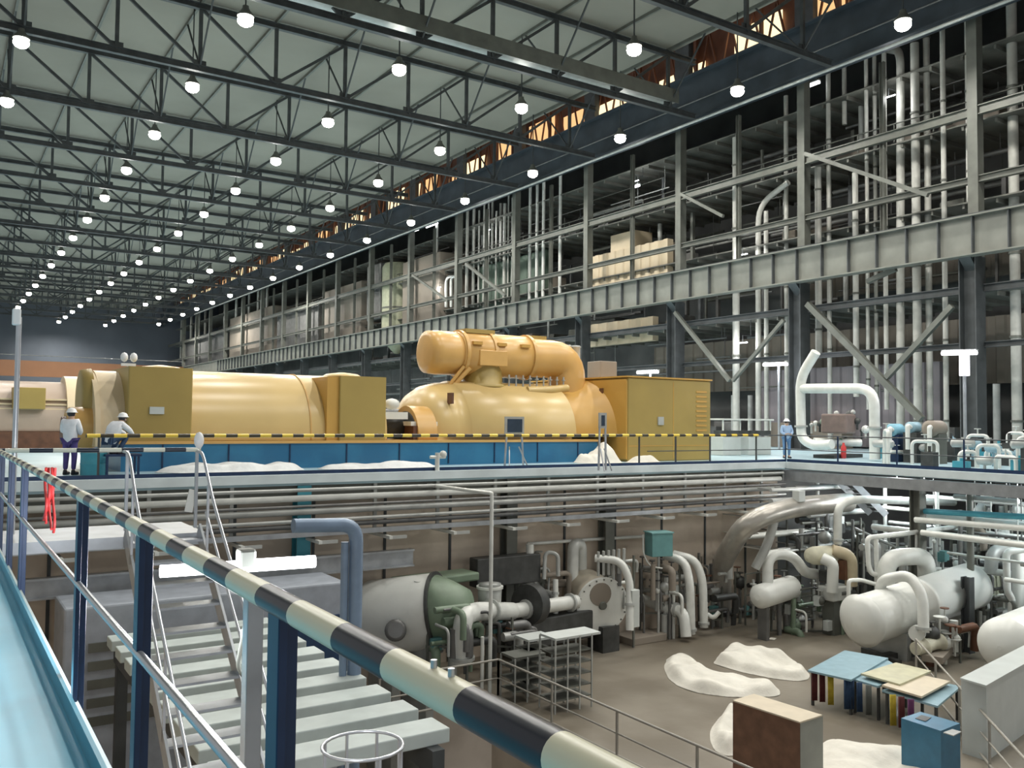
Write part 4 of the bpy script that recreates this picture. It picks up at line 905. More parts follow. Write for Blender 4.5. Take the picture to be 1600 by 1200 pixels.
# valve skid cage
t = thing('valve_skid', 'grey frame cage of valves and gauges beside the small vessel', 'frame', (P(1250, 975, Z=FL).x, P(1250, 975, Z=FL).y, FL))
a = P(1225, 985, Z=FL); b = P(1310, 968, Z=FL); back = Vector((-.6, 1.3, 0))
for i in range(5):
    c = a.lerp(b, i/4); 
    for k in (0, 1): part('upright', MB().bar(c+back*k, c+back*k+Vector((0,0,1.9)), .05), STEEL2, t)
for z in (.5, 1.1, 1.9):
    for k in (0, 1): part('rail', MB().bar(a+back*k+Vector((0,0,z)), b+back*k+Vector((0,0,z)), .04), STEEL2, t)
for i in range(8):
    c = a.lerp(b, (i+.5)/8)+back*R.random(); part('valve', MB().cyl(c+Vector((0,0,.2)), c+Vector((0,0,1.2+R.random()*.5)), .05, 8).ball(c+Vector((0,0,.9)), .14, 10).cyl(c+Vector((0,0,1.5)), c+Vector((0,0,1.54)), .13, 10), R.choice([PIPEG, GREEN, PIPED, PIPEW]), t)
# cream pump group
t = thing('lagged_pump', 'cream-lagged pump with curved arms above the valve cage', 'pump', P(1290, 930, D=32))
c = P(1290, 875, D=32)
part('casing', MB().lathe(P(1262, 868, D=31.8), P(1325, 868, D=32.6), [(0, .1), (.05, .25), (.3, .33), (.9, .36), (1.3, .36), (1.45, .2)], 20), mat('cream_lagging', (.62, .60, .46), .6), t)
part('curved_arm', MB().tube([P(1285, 872, D=31.6), P(1302, 880, D=31.4), P(1300, 925, D=31.4)], .2, 14, fil=.5), VESS, t)
part('curved_arm', MB().tube([P(1300, 860, D=32), P(1330, 868, D=31.9), P(1330, 915, D=31.9)], .22, 14, fil=.6), mat('rusty_cream', (.5, .42, .28), .6), t)
part('rusty_core', MB().cbox(P(1318, 890, D=31.9), (.25, .3, .7)), RUST, t)
part('dark_core', MB().cbox(P(1288, 900, D=31.9), (.22, .3, .4)), CHARC, t)
part('base', MB().cbox(P(1305, 925, D=31.9), (1.1, .7, .5)), PIPEW, t, bev=.05)
c = P(1305, 930, D=31.9); part('support', MB().box((c.x-.4, c.y-.25, FL), (c.x+.4, c.y+.25, c.z)), STEEL2, t)
# pipe up to the right at 1310
pipe([P(1309, 850, D=32.2), P(1309, 788, D=32.2), P(1340, 780, D=32.6), P(1490, 785, D=36)], .15, PIPEW, 'white pipe rising from the cream pump then running right under the gallery', .8, 14, [(0, .1)])
# rectangular frame pipes
pipe([P(1440, 910, D=30.6), P(1362, 897, D=30.2), P(1357, 885, D=30.2), P(1355, 840, D=30.2), P(1420, 833, D=31.2), P(1500, 822, D=32.6)], .085, PIPEW, 'slim white pipe forming a tall rectangle above the main vessel', .2, 10)
pipe([P(1370, 925, D=30.4), P(1369, 842, D=30.4)], .075, PIPEW, 'slim upright white pipe inside the tall rectangle', None, 10)
pipe([P(1432, 868, D=31.4), P(1432, 835, D=31.4)], .06, PIPEW, 'short slim upright pipe behind the vessel loop', None, 8)
pipe([P(1326, 935, D=29.6), P(1326, 907, D=29.6), P(1345, 906, D=29.8), P(1372, 914, D=30)], .07, PIPEW, 'thin white hooked pipe over the near end of the main vessel', .12, 8)
# main vessel
a = P(1352, 968, D=28.0); b = P(1518, 915, D=30.8); d = (b-a).normalized(); L = (b-a).length
t = thing('pressure_vessel', 'long white horizontal pressure vessel with a rounded near end', 'tank', (a.x, a.y, FL))
R_ = .78
part('shell', MB().lathe(a, b, [(0, R_), (L*.46, R_), (L*.46, R_*1.02), (L*.5, R_*1.02), (L*.5, R_), (L, R_), (L+.1, .5)], 40), VESS, t)
part('domed_end', MB().lathe(a-d*.55, b, [(0, .06), (.02, .2), (.08, .42), (.2, .66), (.36, .84), (.55, R_)], 40), VESS, t)
for q in (.22, .8):
    c = a+d*L*q; part('saddle', MB().cbox((c.x, c.y, (FL+c.z-.6)/2), (.3, 1.2, c.z-.6-FL), math.radians(8)), PIPEG, t)
part('skid', MB().bar(Vector((a.x, a.y-.2, FL+.12)), Vector((a.x+d.x*2.6, a.y+d.y*2.6-.2, FL+.12)), .25, .24).bar(Vector((a.x+.4, a.y-.9, FL+.12)), Vector((a.x+.9, a.y+.7, FL+.12)), .2, .2), CHARC, t)
pipe([P(1384, 930, D=30.2), P(1384, 872, D=30.2), P(1448, 868, D=30.8), P(1448, 915, D=31)], .30, PIPEW, 'fat white hairpin loop standing on the main vessel', .9, 20)
pipe([P(1376, 935, D=28.8), P(1376, 906, D=28.6), P(1422, 898, D=28.0), P(1442, 930, D=27.5), P(1443, 988, D=27.3)], .17, PIPEW, 'white pipe arching over the near half of the main vessel and down its side', .8, 16, [(3, .9)])
# pump at foot
t = thing('foot_pump', 'cream pump with handwheels on the floor beside the main vessel', 'pump', P(1460, 1030, Z=FL))
c = P(1432, 990, D=27.4)
part('round_cover', MB().lathe(c, P(1437, 986, D=28), [(0, .24), (.3, .24)], 18), VESS, t)
part('body', MB().lathe(P(1430, 1014, D=27.2), P(1495, 995, D=28.2), [(0, .2), (.3, .22), (.32, .3), (.4, .3), (.42, .2), (1.1, .2), (1.12, .28), (1.2, .28)], 18), mat('cream_pump_paint', (.60, .58, .46), .5), t)
for i, (x, y) in enumerate([(1468, 965), (1485, 978), (1458, 985), (1478, 990), (1492, 1000)]):
    part('handwheel', MB().lathe(P(x, y, D=27.8), P(x, y, D=27.8)+Vector((0,0,1)), [(0, .16), (.03, .2), (.05, .16)], 14).cyl(P(x, y, D=27.8), P(x, y+25, D=27.8), .035, 6), [VESS, RUST, CHARC, PIPEG, PIPEW][i], t)
part('base', MB().cbox(P(1465, 1022, D=27.6), (1.6, .6, .2), math.radians(20)), BEIGED, t)
# right vessel
a = P(1572, 1008, D=25.5); b = P(1680, 960, D=29.5); d = (b-a).normalized(); L = (b-a).length
t = thing('pressure_vessel', 'white vessel with rounded end cut by the right picture edge', 'tank', (a.x, a.y, FL))
part('shell', MB().lathe(a, b, [(0, .8), (L, .8)], 36), VESS, t); part('domed_end', MB().lathe(a-d*.5, b, [(0, .06), (.02, .18), (.08, .38), (.2, .58), (.36, .73), (.5, .8)], 36), VESS, t)
part('saddle', MB().cbox((a.x+d.x*.8, a.y+d.y*.8, FL+.25), (.3, 1, .5)), PIPEG, t)
# dark stanchion
a = P(1513, 1020, Z=FL)
single('pit_column', MB().ibeam((a.x, a.y, FL), (a.x, a.y, FL+2.5), .3, .3, .04), STEEL, 'short dark steel stanchion at the far end of the main vessel', 'column')
pipe([P(1445, 895, D=33), P(1500, 905, D=32.6), P(1510, 935, D=32.2)], .1, PIPEW, 'white pipe bending over the far end of the main vessel', .3, 10)
for i, (x, y0, y1, w) in enumerate([(1462, 900, 830, .09), (1455, 895, 825, .06), (1500, 890, 815, .09), (1468, 880, 812, .05), (1492, 900, 850, .07), (1482, 960, 925, .1), (1520, 1000, 930, .09), (1535, 990, 925, .07)]):
    pipe([P(x, y0, D=33), P(x, y1, D=33)], w, PIPEW if i % 2 else PIPEG, 'slim upright pipe in the crowd behind the far end of the main vessel', None, 8, [(0, .4)])['group'] = 'upright pipes behind the main vessel'
pipe([P(1545, 765, D=34), P(1540, 790, D=33.6), P(1518, 815, D=33), P(1513, 885, D=33)], .24, PIPEG, 'fat grey pipe snaking down from the gallery edge near the right', .7, 16, [(2, .8)])
pipe([P(1450, 890, D=32.6), P(1560, 896, D=34)], .12, PIPEW, 'white level pipe between the vessel loop and the right-hand arch', None, 10, [(0, .4)])
pipe([P(1548, 895, D=31.5), P(1550, 862, D=31.5), P(1580, 855, D=32), P(1585, 900, D=32)], .22, PIPEG, 'grey arched pipe near the right picture edge', .7, 16)
pipe([P(1580, 985, D=30), P(1581, 935, D=30), P(1574, 925, D=30), P(1572, 862, D=30), P(1610, 857, D=30)], .12, PIPEW, 'white upright pipe at the right edge in front of the grey arch', .2, 12)
pipe([P(1590, 860, D=30.6), P(1592, 980, D=30.6)], .2, VESS, 'fat white upright pipe hard against the right picture edge', None, 14)
single('green_box', MB().cbox(P(1548, 915, D=32.5), (.9, .6, .8)), mat('sage_paint', (.30, .32, .24), .6), 'sage green machine box left of the right-edge pipes', 'machine', bev=.04)
single('drum_tank', MB().lathe(P(1530, 965, D=31)-Vector((0,0,.6)), P(1530, 965, D=31)+Vector((0,0,1)), [(0, .35), (1.1, .35), (1.2, .2)], 20), PIPEG, 'small grey upright drum behind the main vessel far end', 'tank')

def manifold(x0, x1, y0, y1, D, n, lab, seed, ms=None):
    q = random.Random(seed); c = P((x0+x1)/2, y1, D=D); zf = FL
    t = thing('pipe_manifold', lab, 'pipework', (c.x, c.y, zf)); ms = ms or [PIPEG, PIPEG, PIPED, PIPEW, CHARC, STEEL2, BEIGED]
    for i in range(n):
        a = P(q.uniform(x0, x1), q.uniform(y0, y1), D=D+q.uniform(-.5, .5)); a.y = min(a.y, 23.9) if a.x < 29 else a.y; w = q.choice([.04, .06, .09, .13]); m = q.choice(ms); k = q.random()
        L = q.uniform(.4, 1.3)
        if k < .35: part('pipe', MB().tube([a, a+Vector((L, 0, 0)), a+Vector((L, .05, -q.uniform(.3, 1.0)))], w, 10, fil=.2), m, t)
        elif k < .6: part('pipe', MB().tube([a+Vector((0, 0, .2)), (a.x, a.y, max(zf, a.z-q.uniform(.5, 2.5)))], w, 10), m, t)
        elif k < .75: part('pipe', MB().tube([a, a+Vector((0, -L*.6, 0)), a+Vector((0, -L*.6, -.7))], w, 10, fil=.2), m, t)
        elif k < .9:
            v = part('valve', MB().ball(a, w*2, 10).cyl(a, a+Vector((0, 0, .35)), .025, 6), m, t); part('handwheel', MB().cyl(a+Vector((0, 0, .35)), a+Vector((0, 0, .38)), .14, 12), q.choice([RUST, CHARC, PIPEG]), v)
        else: part('gauge_box', MB().cbox(a, (.3, .2, .35)), q.choice([CABW, CHARC, TEAL, PIPEG]), t)
    for x in (x0, x1):
        p = P(x, y1, D=D); p.y = min(p.y, 23.9) if p.x < 29 else p.y; part('stand', MB().bar((p.x, p.y, zf), (p.x, p.y, P(x, y0, D=D).z), .06), STEEL2, t)
    p = P(x0, y1, D=D); p2 = P(x1, y1, D=D); part('cross_bar', MB().bar(p, Vector((p2.x, p2.y, p.z)), .05), STEEL2, t)
    return t
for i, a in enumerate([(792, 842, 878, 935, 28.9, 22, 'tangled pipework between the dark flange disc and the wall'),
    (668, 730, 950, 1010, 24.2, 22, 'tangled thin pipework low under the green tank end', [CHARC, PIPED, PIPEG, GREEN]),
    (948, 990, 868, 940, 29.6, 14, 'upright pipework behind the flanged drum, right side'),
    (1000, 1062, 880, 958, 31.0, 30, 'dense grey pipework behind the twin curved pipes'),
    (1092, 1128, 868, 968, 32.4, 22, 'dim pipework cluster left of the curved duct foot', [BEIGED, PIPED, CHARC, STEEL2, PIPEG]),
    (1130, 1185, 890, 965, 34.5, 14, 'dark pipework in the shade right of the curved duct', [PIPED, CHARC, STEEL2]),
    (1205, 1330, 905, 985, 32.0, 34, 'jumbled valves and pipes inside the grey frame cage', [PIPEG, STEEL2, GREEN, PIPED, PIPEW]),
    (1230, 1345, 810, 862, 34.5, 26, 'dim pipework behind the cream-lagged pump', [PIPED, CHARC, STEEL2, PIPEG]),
    (1340, 1425, 830, 880, 33.0, 18, 'grey pipework behind the fat hairpin loop'),
    (1445, 1545, 815, 900, 32.5, 34, 'crowded pale pipework above the far end of the main vessel'),
    (1525, 1590, 920, 985, 30.5, 22, 'grey pipework between the two white vessels'),
    (1445, 1500, 968, 1020, 28.0, 18, 'cream and grey valve cluster around the foot pump', [VESS, PIPEW, PIPEG, CHARC, RUST]),
    (1540, 1600, 790, 860, 33.0, 18, 'pipework at the right edge under the gallery'),
    (760, 800, 965, 1010, 25.6, 12, 'small dark pipework under the fat elbow pipe', [CHARC, PIPED, PIPEG])]):
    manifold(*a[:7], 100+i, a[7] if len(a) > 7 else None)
# under the gallery: columns, level pipes
for i, y in enumerate((18.4, 10.0, 2.0)):
    single('gallery_column', MB().ibeam((29.5, y, FL), (29.5, y, -.36), .4, .4, .05), STEEL2, 'grey column holding the gallery edge, %s' % ['beside the dark stair', 'further right, near the picture edge', 'beyond the picture edge'][i], 'column')
struct('wall_gallery_back', MB().box((46, -8, FL), (46.3, 24.4, -.3)), WALLD)
struct('wall_gallery_side', MB().box((29.2, 26.0, FL), (57, 26.4, -.32)), WALLD)
GY = lambda y: 'near the right edge' if y < 12 else 'behind the main vessel' if y < 18 else 'in the corner'
GZ = lambda z: 'high' if z > -1.6 else 'halfway up' if z > -2.6 else 'low'
for i in range(34):
    y0 = R.uniform(4, 20); z = R.choice([-.9, -1.3, -1.8, -2.4, -3.0, -3.6]) + R.uniform(-.1, .1); x = R.uniform(29.8, 36); L = R.uniform(2, 7); m = R.choice([PIPEG, PIPEG, PIPED, PIPEW])
    single('service_pipe', MB().tube([(x, y0, z), (x, min(y0+L, 25.5), z)], R.choice([.05, .08, .12]), 8).bar((x, y0+.4, z), (x, y0+.4, -.3), .03), m, '%s level pipe %s under the right-hand gallery, %s' % (nm(m), GZ(z), GY(y0)), 'pipe', 'level pipes under the gallery')
for i in range(48):
    y0 = R.uniform(8, 25); x = R.uniform(30, 38); zt_ = R.uniform(-3.4, -.5); m = R.choice([PIPEG, PIPED, STEEL2, PIPEW])
    single('riser_pipe', MB().tube([(x, y0, FL), (x, y0, zt_)], R.choice([.05, .08, .12, .16]), 8), m, '%s upright pipe reaching %s under the right-hand gallery, %s' % (nm(m), GZ(zt_), GY(y0)), 'pipe', 'upright pipes under the gallery')
for i in range(16):
    x = R.uniform(25.5, 28.8); z = R.choice([-1.0, -1.4, -2.0, -2.7, -3.3]); m = R.choice([PIPEG, PIPED, PIPEW]); y = R.uniform(22.3, 23.0); L = R.uniform(2, 5)
    single('service_pipe', MB().tube([(x, y, z), (min(x+L, 34), y, z)], R.choice([.05, .08, .12]), 8).bar((x+.4, y, z), (x+.4, 24.4, z), .04), m, '%s level pipe crossing the pit corner, running %s' % (nm(m), GZ(z)), 'pipe', 'level pipes crossing the pit corner')
for k, (pxa, pya, pxb, pyb, xx) in enumerate([(1430, 812, 1600, 828, 29.0), (1430, 798, 1600, 808, 29.6), (1440, 832, 1600, 858, 28.8)]):
    single('level_pipe', MB().tube([P(pxa, pya, X=xx), P(pxb+80, pyb+4, X=xx)], .1, 10), [PIPEW, TEALD, PIPEW][k], 'long level pipe at the right under the gallery edge, %s of three' % ['middle pale', 'upper green-grey', 'lowest white'][k], 'pipe')
t = thing('service_stair', 'dark steep service stair under the corner of the gallery', 'stair', P(1380, 800, D=34.5))
for s in (0, .7):
    part('stringer', MB().bar(P(1325, 745, D=35)+Vector((0, s, 0)), P(1385, 805, D=34.5)+Vector((0, s, 0)), .06, .25), GREYS, t)
for i in range(9):
    c = P(1325+i*7, 746+i*7, D=35-.05*i); part('tread', MB().box(c, c+Vector((.25, .7, .03))), PIPED, t)
pipe([P(1335, 825, D=33), P(1420, 865, D=33.5)], .05, PIPEG, 'thin diagonal brace pipe under the gallery', None, 8)

# ---- deck right: white loop, skid
X0 = 33.5
pipe([P(1275, 550, X=X0), P(1250, 590, X=X0), P(1252, 685, X=X0), P(1272, 697, X=X0), P(1300, 694, X=X0)], .22, PIPEW, 'white pipe leaning in and down the left side of the square loop', .7, 16, [(1, .8)])
pipe([P(1254, 607, X=X0), P(1366, 607, X=X0), P(1367, 718, X=X0)], .22, PIPEW, 'white pipe forming the top and right side of the square loop', .8, 16, [(1, .55)])
single('vertical_pipe', MB().tube([P(1278, 300, X=46.2), P(1278, 545, X=46.2)], .01, 6), PIPEW, 'hair-thin conduit beside the leaning pipe', 'pipe')
a = P(1310, 715, Z=0); dd = dep(a)
t = thing('oil_skid', 'cluttered skid of brown machinery and white valves inside the pipe loop', 'machine', (a.x, a.y, 0))
part('brown_block', MB().cbox(P(1310, 662, D=dd), (1.3, 1.2, .9), .3), mat('brown_machine', (.22, .16, .14), .6), t, bev=.08)
part('base_frame', MB().cbox((a.x, a.y, .08), (3.0, 1.0, .16), .2), CHARC, t)
part('header', MB().tube([P(1272, 690, D=dd), P(1345, 692, D=dd)], .18, 12), PIPEW, t)
for i in range(14):
    c = P(1268+i*6.5, 640+R.randint(0, 55), D=dd-.4+R.random()); part('valve', MB().ball(c, R.uniform(.08, .2), 10).cyl(c, c-Vector((0,0,.4)), .05, 8), R.choice([PIPEW, VESS, PIPEG, CHARC, GREEN]), t)
single('red_extinguisher', MB().lathe(P(1318, 716, D=dd-1), P(1318, 600, D=dd-1), [(0, .09), (.02, .12), (.5, .12), (.62, .05), (.7, .05)], 12), REDM, 'red extinguisher standing before the skid inside the pipe loop', 'extinguisher')
for i, (x, y, s, m_, lab) in enumerate([(1400, 672, .8, mat('sky_blue_pump', (.2, .42, .52), .5), 'sky-blue pump motor right of the white pipe loop'), (1428, 668, .7, TBLUE, 'grey-blue pump motor next right of the sky-blue one'), (1462, 670, 1.0, BEIGED, 'dull beige lagged machine right of the blue pumps')]):
    c = P(x, y, X=34); t = thing('pump_motor', lab, 'pump', (c.x, c.y, 0))
    part('motor', MB().lathe(c-Vector((.5*s, 0, 0)), c+Vector((1, 0, 0)), [(0, .2*s), (.05, .34*s), (.8*s, .34*s), (.9*s, .2*s)], 18), m_, t)
    part('pedestal', MB().box((c.x-.3, c.y-.3, 0), (c.x+.3, c.y+.3, c.z-.2)), [POSTB, CHARC, STEEL2][i], t)
    part('pipe', MB().tube([c+Vector((-.4, -.1, 0)), c+Vector((-.6, -.1, .1)), c+Vector((-.6, -.1, -.9))], .09, 8, fil=.1), PIPEW, t)
EQ = ['teal', 'grey', 'white', 'charcoal', 'dull blue', 'pale']; EM = [TEALD, PIPEG, PIPEW, CHARC, TBLUE, VESS]
for i in range(46):
    c = P(1375 + i*5.2 + R.uniform(-3, 3), 718, X=31.2 + R.random()*6); h = R.uniform(.35, 1.4); k = i % 6; mb = MB(); a = R.uniform(0, 3)
    d = Vector((math.cos(a), math.sin(a), 0))*R.uniform(.25, .5)
    if i % 3 == 0: mb.box((c.x-.18, c.y-.25, 0), (c.x+.18, c.y+.25, h*.7)).cyl((c.x, c.y, h*.7), (c.x, c.y, h), .06, 8)
    elif i % 3 == 1: mb.cyl((c.x, c.y, 0), (c.x, c.y, h), .05, 8).lathe(Vector((c.x, c.y, h*.8))-d, Vector((c.x, c.y, h*.8))+d, [(0, .08), (.05, .16), (d.length*2-.05, .16), (d.length*2, .08)], 12)
    else: mb.tube([(c.x-d.x, c.y-d.y, 0), (c.x-d.x, c.y-d.y, h), (c.x+d.x, c.y+d.y, h), (c.x+d.x, c.y+d.y, 0)], .07, 8, fil=.2).cyl((c.x, c.y, h), (c.x, c.y, h+.25), .03, 6).cyl((c.x, c.y, h+.25), (c.x, c.y, h+.28), .13, 12)
    single('floor_equipment', mb, EM[k], '%s %s in the crowded strip behind the right-hand railing' % (EQ[k], ('cabinet with a stub on top', 'barrel on a post', 'looped pipe with a handwheel')[i % 3]), 'equipment', 'crowded equipment strip behind the railing')
# low white cabinets behind the railing right of the enclosure
for i, (x0, x1) in enumerate([(1120, 1148), (1160, 1195)]):
    a = P(x0, 708, Y=30); b = P(x1, 708, Y=30)
    t = thing('control_console', 'white control console with dark slot right of the yellow enclosure, %s of two' % ('left', 'right')[i], 'console', ((a.x+b.x)/2, 30, 0))
    part('body', MB().box((a.x, 29.6, 0), (b.x, 30.6, .9)), CABW, t, bev=.03); part('slot', MB().box((a.x+.1, 29.58, .95), (b.x-.05, 30.3, 1.2)), CHARC, t)
    part('canopy', MB().box((a.x-.1, 29.5, 1.7), (b.x+.1, 30.7, 1.78)).box((a.x, 29.6, 1.2), (a.x+.06, 29.66, 1.7)).box((b.x-.06, 29.6, 1.2), (b.x, 29.66, 1.7)), PIPEW, t)
# hanging deck tube lights
def tubelamp(px0, px1, py, X, lab, pole, shade=False):
    a = P(px0, py, X=X); b = P(px1, py-1, X=X)
    t = thing('tube_light', lab, 'lamp', ((a.x+b.x)/2, (a.y+b.y)/2, 0 if pole else a.z))
    part('tube', MB().tube([a, b], .09, 10), TUBE, t)
    m = a.lerp(b, .65 if pole else .5)
    part('pole', MB().cyl((m.x, m.y, 0), (m.x, m.y, a.z), .07, 10) if pole else MB().cyl(m, (m.x, m.y, a.z+1.2), .02, 6), GREYS, t)
    part('reflector', MB().bar(a+Vector((0.05, 0, .12)), b+Vector((.05, 0, .12)), .2, .04), PIPEG, t)
    if shade: part('shade', MB().cyl((m.x, m.y, a.z-1.0), (m.x, m.y, a.z), .2, 14), emi('shade_glow', (.95, .95, 1), 2.0), t)
    l = bpy.data.lights.new('tube_glow', 'POINT'); l.energy = 260; l.shadow_soft_size = .5; l.color = (.88, .9, 1); o = bpy.data.objects.new('tube_glow', l); C.objects.link(o); o.location = m + Vector((-.3, 0, -.3))
tubelamp(1472, 1526, 552, 36, 'bright tube light on a pole at the right of the deck', True, True)
tubelamp(1193, 1230, 570, 42, 'bright tube light hanging near the second nearest column foot', True)
tubelamp(996, 1028, 582, 38, 'bright tube light just above the yellow enclosure roof', True)

# ================================================================ PIT FLOOR THINGS
sheet(pxp([(1042, 1030), (1075, 1018), (1110, 1060), (1205, 1066), (1222, 1088), (1150, 1090), (1080, 1082), (1040, 1058)], FL), FL, .42, 'crumpled cream dust sheet sprawled on the pit floor, left of two', CLOTH, 34, 2, fall=.25)
sheet(pxp([(1118, 1032), (1142, 1012), (1178, 1020), (1262, 1045), (1260, 1066), (1200, 1060), (1120, 1040)], FL), FL, .42, 'crumpled cream dust sheet with a peaked left end, right of two', CLOTH, 34, 6, fall=.25)
sheet(pxp([(1105, 1150), (1125, 1118), (1160, 1115), (1170, 1175), (1125, 1185)], FL), FL, .5, 'round cream dust sheet heap half behind the brown cabinet', CLOTH, 24, 8, fall=.3)
sheet(pxp([(1280, 1150), (1340, 1165), (1440, 1180), (1490, 1215), (1480, 1300), (1280, 1300)], FL), FL, .3, 'wide cream dust sheet on the floor at the bottom right of the brown cabinet', CLOTH, 30, 11, fall=.4)
single('paper_scrap', MB().cbox(P(1207, 999, Z=FL)+Vector((0, 0, .02)), (.3, .2, .02), .4), CLOTH, 'small white scrap lying on the bare pit floor', 'paper')
# brown cabinet : corner-based box via bottom plane
def pbox(px, py_top, ztop, L, Wd, ang, z0=FL):
    c = P(px, py_top, Z=ztop); u = Vector((math.cos(ang), math.sin(ang), 0)); v = Vector((-math.sin(ang), math.cos(ang), 0))
    q = [c, c+u*L, c+u*L+v*Wd, c+v*Wd]; vs = [Vector((p.x, p.y, z)) for z in (z0, ztop) for p in q]
    return MB().add(vs, [(3,2,1,0),(4,5,6,7),(0,1,5,4),(1,2,6,5),(2,3,7,6),(3,0,4,7)])
def slab4(pts, z, th):  # quadrilateral seen at 4 pixels, lying at height z
    q = [P(x, y, Z=z) for x, y in pts]; vs = [Vector((p.x, p.y, zz)) for zz in (z-th, z) for p in q]
    return MB().add(vs, [(3,2,1,0),(4,5,6,7),(0,1,5,4),(1,2,6,5),(2,3,7,6),(3,0,4,7)])
def prism4(pts, z, z0): return slab4(pts, z, z-z0)
t = thing('wooden_crate', 'tall brown-faced crate with a beige top and grey side', 'crate', (P(1215, 1105, Z=-4.4).x, P(1215, 1105, Z=-4.4).y, FL))
top4 = [(1145, 1094), (1250, 1128), (1285, 1117), (1178, 1084)]
part('body', prism4(top4, -4.43, FL), BOXB, t, 'brown front'); part('top', slab4(top4, -4.4, .03), BOXT, t)
q = [P(x, y, Z=-4.43) for x, y in (top4[1], top4[2])]; dd_ = (q[1]-q[0]); nn_ = Vector((dd_.y, -dd_.x, 0)).normalized()*.012
part('grey_side', MB().add([Vector((p.x, p.y, z))+nn_*s for s in (0, 1) for p in q for z in (FL, -4.43)], [(0,1,3,2),(4,6,7,5),(0,4,5,1),(2,3,7,6),(1,5,7,3),(0,2,6,4)]), BOXG, t)
t = thing('equipment_cabinet', 'large pale grey cabinet at the right edge of the pit', 'cabinet', (P(1560, 1050, Z=-4).x, P(1560, 1050, Z=-4).y, FL))
top4 = [(1502, 1060), (1541, 1070), (1650, 1008), (1610, 1005)]
part('body', prism4(top4, -4.3, FL), CABW, t); part('top', slab4([(1500, 1059), (1541, 1071), (1652, 1008), (1610, 1003)], -4.26, .04), CABW, t)
t = thing('blue_cabinet', 'dark blue cabinet with an open slot on its top', 'cabinet', (P(1450, 1130, Z=-5).x, P(1450, 1130, Z=-5).y, FL))
top4 = [(1408, 1122), (1470, 1142), (1500, 1130), (1438, 1112)]
part('body', prism4(top4, -4.9, FL), CABB, t); part('slot', slab4([(1430, 1122), (1446, 1127), (1455, 1121), (1440, 1117)], -4.885, .01), CHARC, t)
part('side_panel', slab4([(1474, 1144), (1488, 1139), (1502, 1143), (1490, 1149)], -4.88, .02), PIPEG, t)
# tables
def table(top4, z, m, lab, legs=True):
    c = P(sum(p[0] for p in top4)/4, sum(p[1] for p in top4)/4, Z=z)
    t = thing('work_table', lab, 'table', (c.x, c.y, FL)); part('table_top', slab4(top4, z, .05), m, t)
    for x, y in top4:
        q = P(x, y, Z=z).lerp(c, .12); part('leg', MB().box((q.x-.03, q.y-.03, FL), (q.x+.03, q.y+.03, z-.05)), CHARC, t)
    return t
table([(1262, 1047), (1330, 1062), (1388, 1028), (1320, 1016)], -5.05, TBLUE, 'grey-blue topped table hung with coloured fabric, left of the group')
table([(1330, 1060), (1372, 1072), (1420, 1052), (1385, 1030)], -5.1, TBLUE, 'narrow grey-blue table in the middle of the group')
table([(1378, 1078), (1465, 1103), (1502, 1072), (1440, 1060)], -5.15, TBLUE, 'grey-blue table under the two beige boards')
single('beige_board', slab4([(1345, 1052), (1406, 1069), (1455, 1048), (1400, 1035)], -4.97, .05), mat('khaki_board', (.50, .48, .33), .6), 'khaki-beige board lying flat on the tables, left of two', 'board')
single('beige_board', slab4([(1378, 1070), (1440, 1088), (1485, 1064), (1428, 1052)], -5.02, .05), BOXT, 'beige board lying flat on the tables, right of two', 'board')
fab = [(1268, 1050, MAROON, 'maroon'), (1280, 1052, MAROON, 'second maroon'), (1293, 1056, MUST, 'mustard yellow'), (1318, 1062, NAVY, 'wide navy'), (1338, 1066, NAVY, 'narrow navy'), (1352, 1070, mat('grey_fabric', (.12, .13, .12), .8), 'dark grey'), (1390, 1085, MUST, 'mustard yellow rightmost'), (1403, 1088, MAROON, 'maroon right-hand'), (1418, 1092, mat('plum_fabric', (.12, .03, .1), .8), 'plum')]
for i, (x, y, m_, nm) in enumerate(fab):
    a = P(x, y, Z=-5.1); c = a + Vector((rt.x, rt.y, 0))*(.26 if 'wide' in nm else .14); n_ = Vector((-fw.x, -fw.y, 0))*.03
    vs = []; K = 7
    for j in range(K+1):
        q = a.lerp(c, j/K) + n_*(1 if j % 2 else 0)
        for z in (-5.1, -5.45, -5.85): vs.append(Vector((q.x, q.y, z)) + n_*R.random()*.6)
    fs = [(j*3+k, j*3+k+1, j*3+k+4, j*3+k+3) for j in range(K) for k in range(2)]
    o = single('hanging_cloth', MB().add(vs, fs, True), m_, '%s cloth hanging from the edge of the grey-blue tables' % nm, 'cloth'); so = o.modifiers.new('s', 'SOLIDIFY'); so.thickness = .012
# rail round the opening in the pit floor
def railing(pts, lab, z0=FL, h=1.1, step=2.2, m=PIPEG, name='pit_railing'):
    t = thing(name, lab, 'railing', (pts[0].x, pts[0].y, z0))
    for z, r in ((h, .03), (h*.55, .022), (.12, .03)):
        part('rail', MB().tube([p+Vector((0,0,z)) for p in pts], r, 8), m, t)
    for a, b in zip(pts, pts[1:]):
        n = max(1, int((b-a).length/step))
        for i in range(n+1): c = a.lerp(b, i/n); part('post', MB().bar(c, c+Vector((0,0,h)), .045), m, t)
    return t
RAILM = mat('dull_rail_paint', (.33, .31, .27), .5, .1)
railing([Vector((OPX-.0+.1, 20.3, FL)), Vector((OPX+.1, 3, FL))], 'long grey three-bar railing along the edge of the pit floor', m=RAILM)
railing([Vector((OPX+.1, 20.3, FL)), Vector((9.5, 20.3, FL))], 'short grey railing turning left behind the slender white pole', m=RAILM)
railing([P(1500, 1178, Z=FL+.0)+Vector((-2.2, -2.6, 0)), P(1500, 1178, Z=FL)+Vector((5, 4.2, 0))], 'grey railing rising to the right edge below the pale grey cabinet', m=RAILM)
